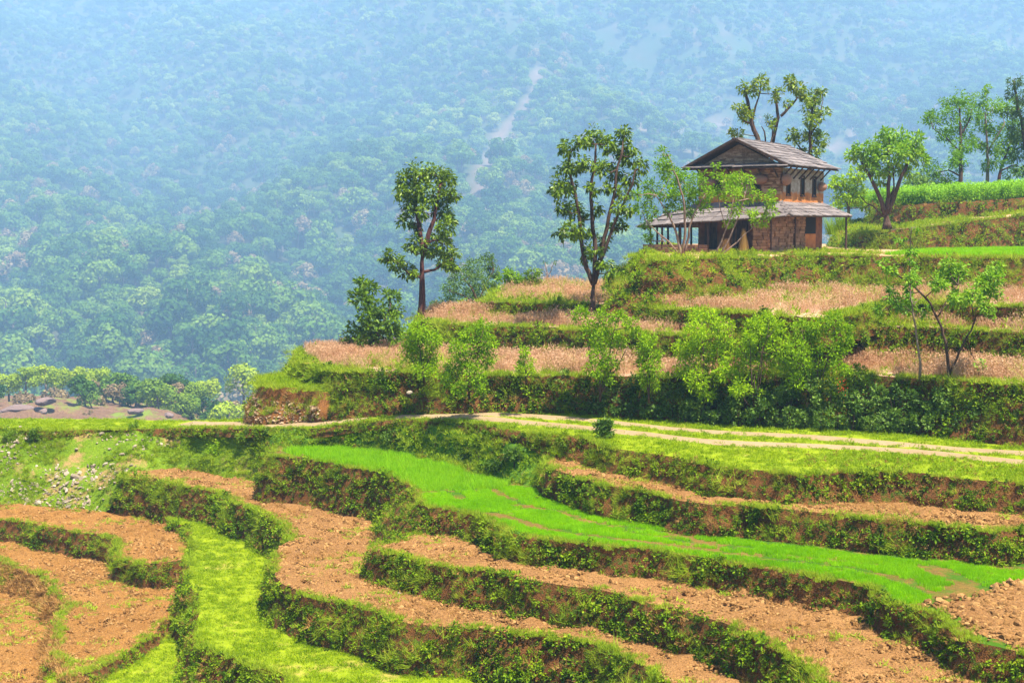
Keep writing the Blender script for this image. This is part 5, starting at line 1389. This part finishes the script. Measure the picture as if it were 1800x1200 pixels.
def slates(tl, tr_, br, bl, courses, wid, th=.035, roof=None):
    """courses of slate from eave (b*) to top (t*)"""
    tl, tr_, br, bl = [np.array(p, float) for p in (tl, tr_, br, bl)]
    n = np.cross(br - bl, tl - bl); n /= np.linalg.norm(n)
    if n[2] < 0: n = -n
    for c in range(courses):
        t = (c + .5) / courses
        L = bl + (tl - bl) * t; R = br + (tr_ - br) * t
        ln = np.linalg.norm(R - L); k = max(1, int(round(ln / wid))); d = (R - L) / ln
        cuts = np.sort(np.r_[0, (np.arange(1, k) + rng.uniform(-.28, .28, k - 1)) / k, 1])
        upv = np.cross(n, d); dep = np.linalg.norm(((tl + tr_) - (bl + br)) / 2) / courses
        for a, bb in zip(cuts[:-1], cuts[1:]):
            p = L + d * ln * (a + bb) / 2 + n * (.03 + rng.uniform(0, .018))
            tilt = .09 + rng.uniform(-.03, .04)
            u2 = upv * math.cos(tilt) - n * math.sin(tilt) * 1; n2 = np.cross(d, u2)
            if n2 @ n < 0: n2 = -n2
            M4 = Matrix(((d[0], u2[0], n2[0], p[0]), (d[1], u2[1], n2[1], p[1]), (d[2], u2[2], n2[2], p[2]), (0, 0, 0, 1)))
            sx, sy = ln * (bb - a) * .985, dep * 1.32 * rng.uniform(.95, 1.08)
            o = link("roof_slate", SLATE[int(rng.integers(0, 4))], H_)
            o.matrix_local = M4 @ Matrix.Diagonal((sx, sy, th * rng.uniform(.8, 1.5), 1))
slates((-HA / 2, y0, RZ), (-HA / 2, y1, RZ - .06), (OV, y1, ez), (OV, y0, ez), 8, .62)
for k in range(10):
    b = MB(); yy = y0 + (y1 - y0) * k / 10
    b.box(-HA / 2 - .17, -HA / 2 + .17, yy + .01, yy + (y1 - y0) / 10 - .01, RZ - .01 - .006 * k, RZ + .05 + rng.uniform(0, .03) - .006 * k); b.build('ridge_slate', M['slate'], H_)
# pent strip under the gable
roofplane('pent_roof', [(-HA - OV, -.02, ez + .13), (OV, -.02, ez + .13), (OV, -.72, ez - .06), (-HA - OV, -.72, ez - .06)], .05, M['wood'])
slates((-HA - OV, -.06, ez + .13), (OV, -.06, ez + .13), (OV, -.74, ez - .05), (-HA - OV, -.74, ez - .05), 2, .6)
# barge boards on the gable
b = MB(); b.bar((-HA / 2, y0 - .03, RZ + .0), (OV, y0 - .03, ez - .0), .05, .12); b.build('barge_board', M['wood'], H_)
b = MB(); b.bar((-HA / 2, y0 - .03, RZ + .0), (-HA - OV, y0 - .03, ez - .0), .05, .12); b.build('barge_board', M['wood'], H_)
# lower roof, hipped round front, right and left
LE, LF = 1.3, -1.75
A_, B_ = (-HA, 0, ZL), (0, 0, ZL); C_, D_ = (LE, LF, 1.84), (-HA - 2.7, LF, 1.32)
Bb, Cb = (0, HB, ZL), (LE, HB + .9, 1.88); Ab, Db = (-HA, HB, ZL), (-HA - 2.7, HB, 1.32)
roofplane('lower_roof_deck', [A_, B_, C_, D_], .06, M['wood']); roofplane('lower_roof_deck', [B_, Bb, Cb, C_], .06, M['wood']); roofplane('lower_roof_deck', [Ab, A_, D_, Db], .06, M['wood'])
slates(A_, B_, C_, D_, 4, .6); slates(B_, Bb, Cb, C_, 4, .62); slates(Ab, A_, D_, Db, 4, .7)
# posts of the veranda
for (x, y, zt) in ((-1.75, -1.45, 1.86), (-3.3, -1.45, 1.76), (-4.9, -1.45, 1.64), (-6.0, -1.4, 1.52), (-6.7, -1.4, 1.42), (-6.9, -.3, 1.38), (-6.9, .9, 1.38), (-6.9, 2.2, 1.38), (-6.9, 3.6, 1.38), (1.12, 6.1, 1.86)):
    b = MB(); b.tube([(x, y, -.1), (x + .02, y, zt * .5), (x, y, zt)], [.065, .06, .055], 6); b.build('post', M['wood'], H_)
b = MB(); b.bar((-HA - 2.5, -1.45, 1.40), (.9, -1.45, 1.86), .1, .1); b.build('eave_beam', M['wood'], H_)
# stone side wall of individually laid stones
part('wall_core', M['hmud'], [(-.28, .04, -1.5, 3.0, .1, 1.97)])
STN = []
for i in range(4):
    b = MB(); r = np.random.default_rng(80 + i)
    V = [(x * .5, y * r.uniform(.42, .5), z * r.uniform(.42, .5)) for z in (-1, 1) for y in (-1, 1) for x in (-1, 1)]
    b.add(V, [(0, 2, 3, 1), (4, 5, 7, 6), (0, 1, 5, 4), (2, 6, 7, 3), (0, 4, 6, 2), (1, 3, 7, 5)]); STN.append(b.mesh("wall_stone", M['wstone']))
def stones(x, ya, yb, za, zb, course, wid, axis='y'):
    z = za
    while z < zb - .02:
        h = course * rng.uniform(.55, 1.45); y = ya
        while y < yb - .03:
            w = min(wid * rng.uniform(.35, 1.7), yb - y)
            o = link('wall_stone', STN[int(rng.integers(0, 4))], H_)
            if axis == 'y': o.location = (x + rng.uniform(-.03, .035), y + w / 2, z + h / 2); o.scale = (.14, w, h)
            else: o.location = (y + w / 2, x + rng.uniform(-.02, .012), z + h / 2); o.scale = (.14, w, h); o.rotation_euler = (0, 0, math.pi / 2)
            y += w + .012
        z += h + .008
stones(.05, -1.5, 3.0, .12, 1.95, .13, .42)
stones(-1.52, -.75, .06, .12, 1.95, .14, .36, 'x')
for y in (-1.46, 1.5): part('timber_post', M['wood'], [(.1, .19, y, y + .1, .0, 2.0)])
part('stall_wall', M['hclay'], [(-.25, .03, 3.05, 4.6, .1, .95)]); part('stall_shade_panel', M['dark'], [(-.12, .02, 3.05, 4.6, .95, 2.05)])  # solid dark panel above the half wall imitates the shaded recess
# veranda low wall of stones
stones(-1.6, -HA - 2.4, -3.2, .0, .42, .13, .4, 'x')
# doors
part('door', M['wood'], [(-2.6, -1.75, -.05, .0, .16, 1.75)]); part('door', M['wood'], [(-4.2, -3.5, -.05, .0, .16, 1.75)])
# windows of the side wall
for y in (.75, 2.55, 4.1):
    w = part('window', M['dark'], [(.0, .018, y, y + .34, 3.0, 3.85)])
    b = MB(); b.box(.01, .06, y - .06, y, 2.95, 3.9); b.box(.01, .06, y + .34, y + .4, 2.95, 3.9); b.box(.01, .07, y - .06, y + .4, 3.9, 3.97); b.box(.01, .08, y - .09, y + .43, 2.88, 2.95); b.build('window_frame', M['wood'], w)
for x in (-3.7, -1.5):
    w = part('window', M['dark'], [(x, x + .4, -.035, -.0, 3.2, 3.75)])
    b = MB(); b.box(x - .06, x, -.07, -.01, 3.15, 3.8); b.box(x + .4, x + .46, -.07, -.01, 3.15, 3.8); b.box(x - .06, x + .46, -.07, -.01, 3.8, 3.87); b.box(x - .06, x + .46, -.08, -.01, 3.08, 3.15); b.build('window_frame', M['wood'], w)
# eave struts
for k in range(8):
    y = .1 + k * .72; b = MB(); b.bar((.02, y, 3.78), (.56, y, 4.34), .06, .06); b.build('strut', M['wood'], H_)
for k in range(6):
    x = -HA + .2 + k * .85; b = MB(); b.bar((x, -.03, 3.85), (x, -.6, 4.28), .06, .06); b.build('strut', M['wood'], H_)
for k in range(16):
    y = -1.5 + k * .5; b = MB(); b.bar((0, y, 2.3), (1.2, y, 1.84), .06, .05); b.build('rafter', M['wood'], H_)

# woven baskets hung on the walls
def basketmat():
    m, nt, out = newmat("woven_cane"); tc = N(nt, "ShaderNodeTexCoord").outputs["Object"]
    w = N(nt, "ShaderNodeTexWave", Scale=9.0, Distortion=1.5); w.bands_direction = 'Z'; nt.links.new(tc, w.inputs["Vector"])
    principled(nt, out, ramp(nt, w.outputs["Fac"], [(.2, (.16, .07, .04)), (.8, (.40, .23, .15))]), .85, w.outputs["Fac"], .6, .02); return m
M['cane'] = basketmat()
rot = Matrix.Rotation(-TH, 3, 'Z')
def hpos(x, y, z): return Vector(HC) + rot @ Vector((x, y, z))
def basket(x, y, z, a, c, face, label):
    b = MB(); n = 14; prof = [(0, .30), (.5, .28), (.85, .18), (1, .02), (.92, .0)]
    V = []
    for r, h in prof:
        for j in range(n):
            t = 2 * math.pi * j / n; V.append((a * r * math.cos(t), -h, c * r * math.sin(t)))
    Fs = [(i * n + j, i * n + (j + 1) % n, (i + 1) * n + (j + 1) % n, (i + 1) * n + j) for i in range(len(prof) - 1) for j in range(n)]
    b.add(V, Fs)
    o = b.build('woven_basket', M['cane'], None, True, hpos(x, y, z)); o.rotation_euler = (0, 0, -TH + face)
    tag(o, label, 'basket')
basket(-1.1, -.08, 3.72, .5, .27, 0, 'wide pale oval basket hung on the front wall by the corner')
basket(-3.95, -.08, 3.62, .42, .24, 0, 'oval basket hung on the front wall at the porch end')
basket(.10, .3, 3.72, .46, .34, math.pi / 2, 'dark rounded basket hung at the corner of the side wall')
basket(.10, 5.0, 3.45, .4, .26, math.pi / 2, 'oval basket hung at the far end of the side wall')
# straw bundles leaning at the porch
for (x, y, h, s, lb) in ((-1.15, -1.75, 1.25, .34, 'tall straw bundle leaning at the porch corner'), (-2.1, -1.85, .75, .4, 'low straw heap beside the tall straw bundle')):
    n = 500; th = rng.uniform(0, 6.28, n); rr = s * np.sqrt(rng.uniform(0, 1, n))
    P = np.c_[rr * np.cos(th), rr * np.sin(th), np.zeros(n)]; T = np.c_[P[:, 0] * .35, P[:, 1] * .35, h * rng.uniform(.6, 1.05, n)]
    S = np.c_[-np.sin(th), np.cos(th), np.zeros(n)] * .014
    V = np.stack([P - S, P + S, T], 1).reshape(-1, 3)
    o = link('straw_bundle', mesh_np('straw_bundle', V, np.arange(3 * n).reshape(n, 3), [M['leaf_dry']]), None, hpos(x, y, 0)); tag(o, lb, 'straw')
# grass plants by the house corner
for (u, v, lb) in ((1462, 400, 'tufted grass clump beside the side of the house'), (1478, 392, 'small tufted grass clump under the broad tree bank')):
    B = at_depth(u, v, 76); n = 160; P = np.c_[rng.normal(0, .12, (n, 2)), np.zeros(n) - .4]
    V, Fc = blade_mesh(P, rng.uniform(.7, 1.3, n), .45, .035)
    o = link('grass_clump', mesh_np('grass_clump', V, Fc, [M['leaf_bright']]), None, B); tag(o, lb, 'grass')
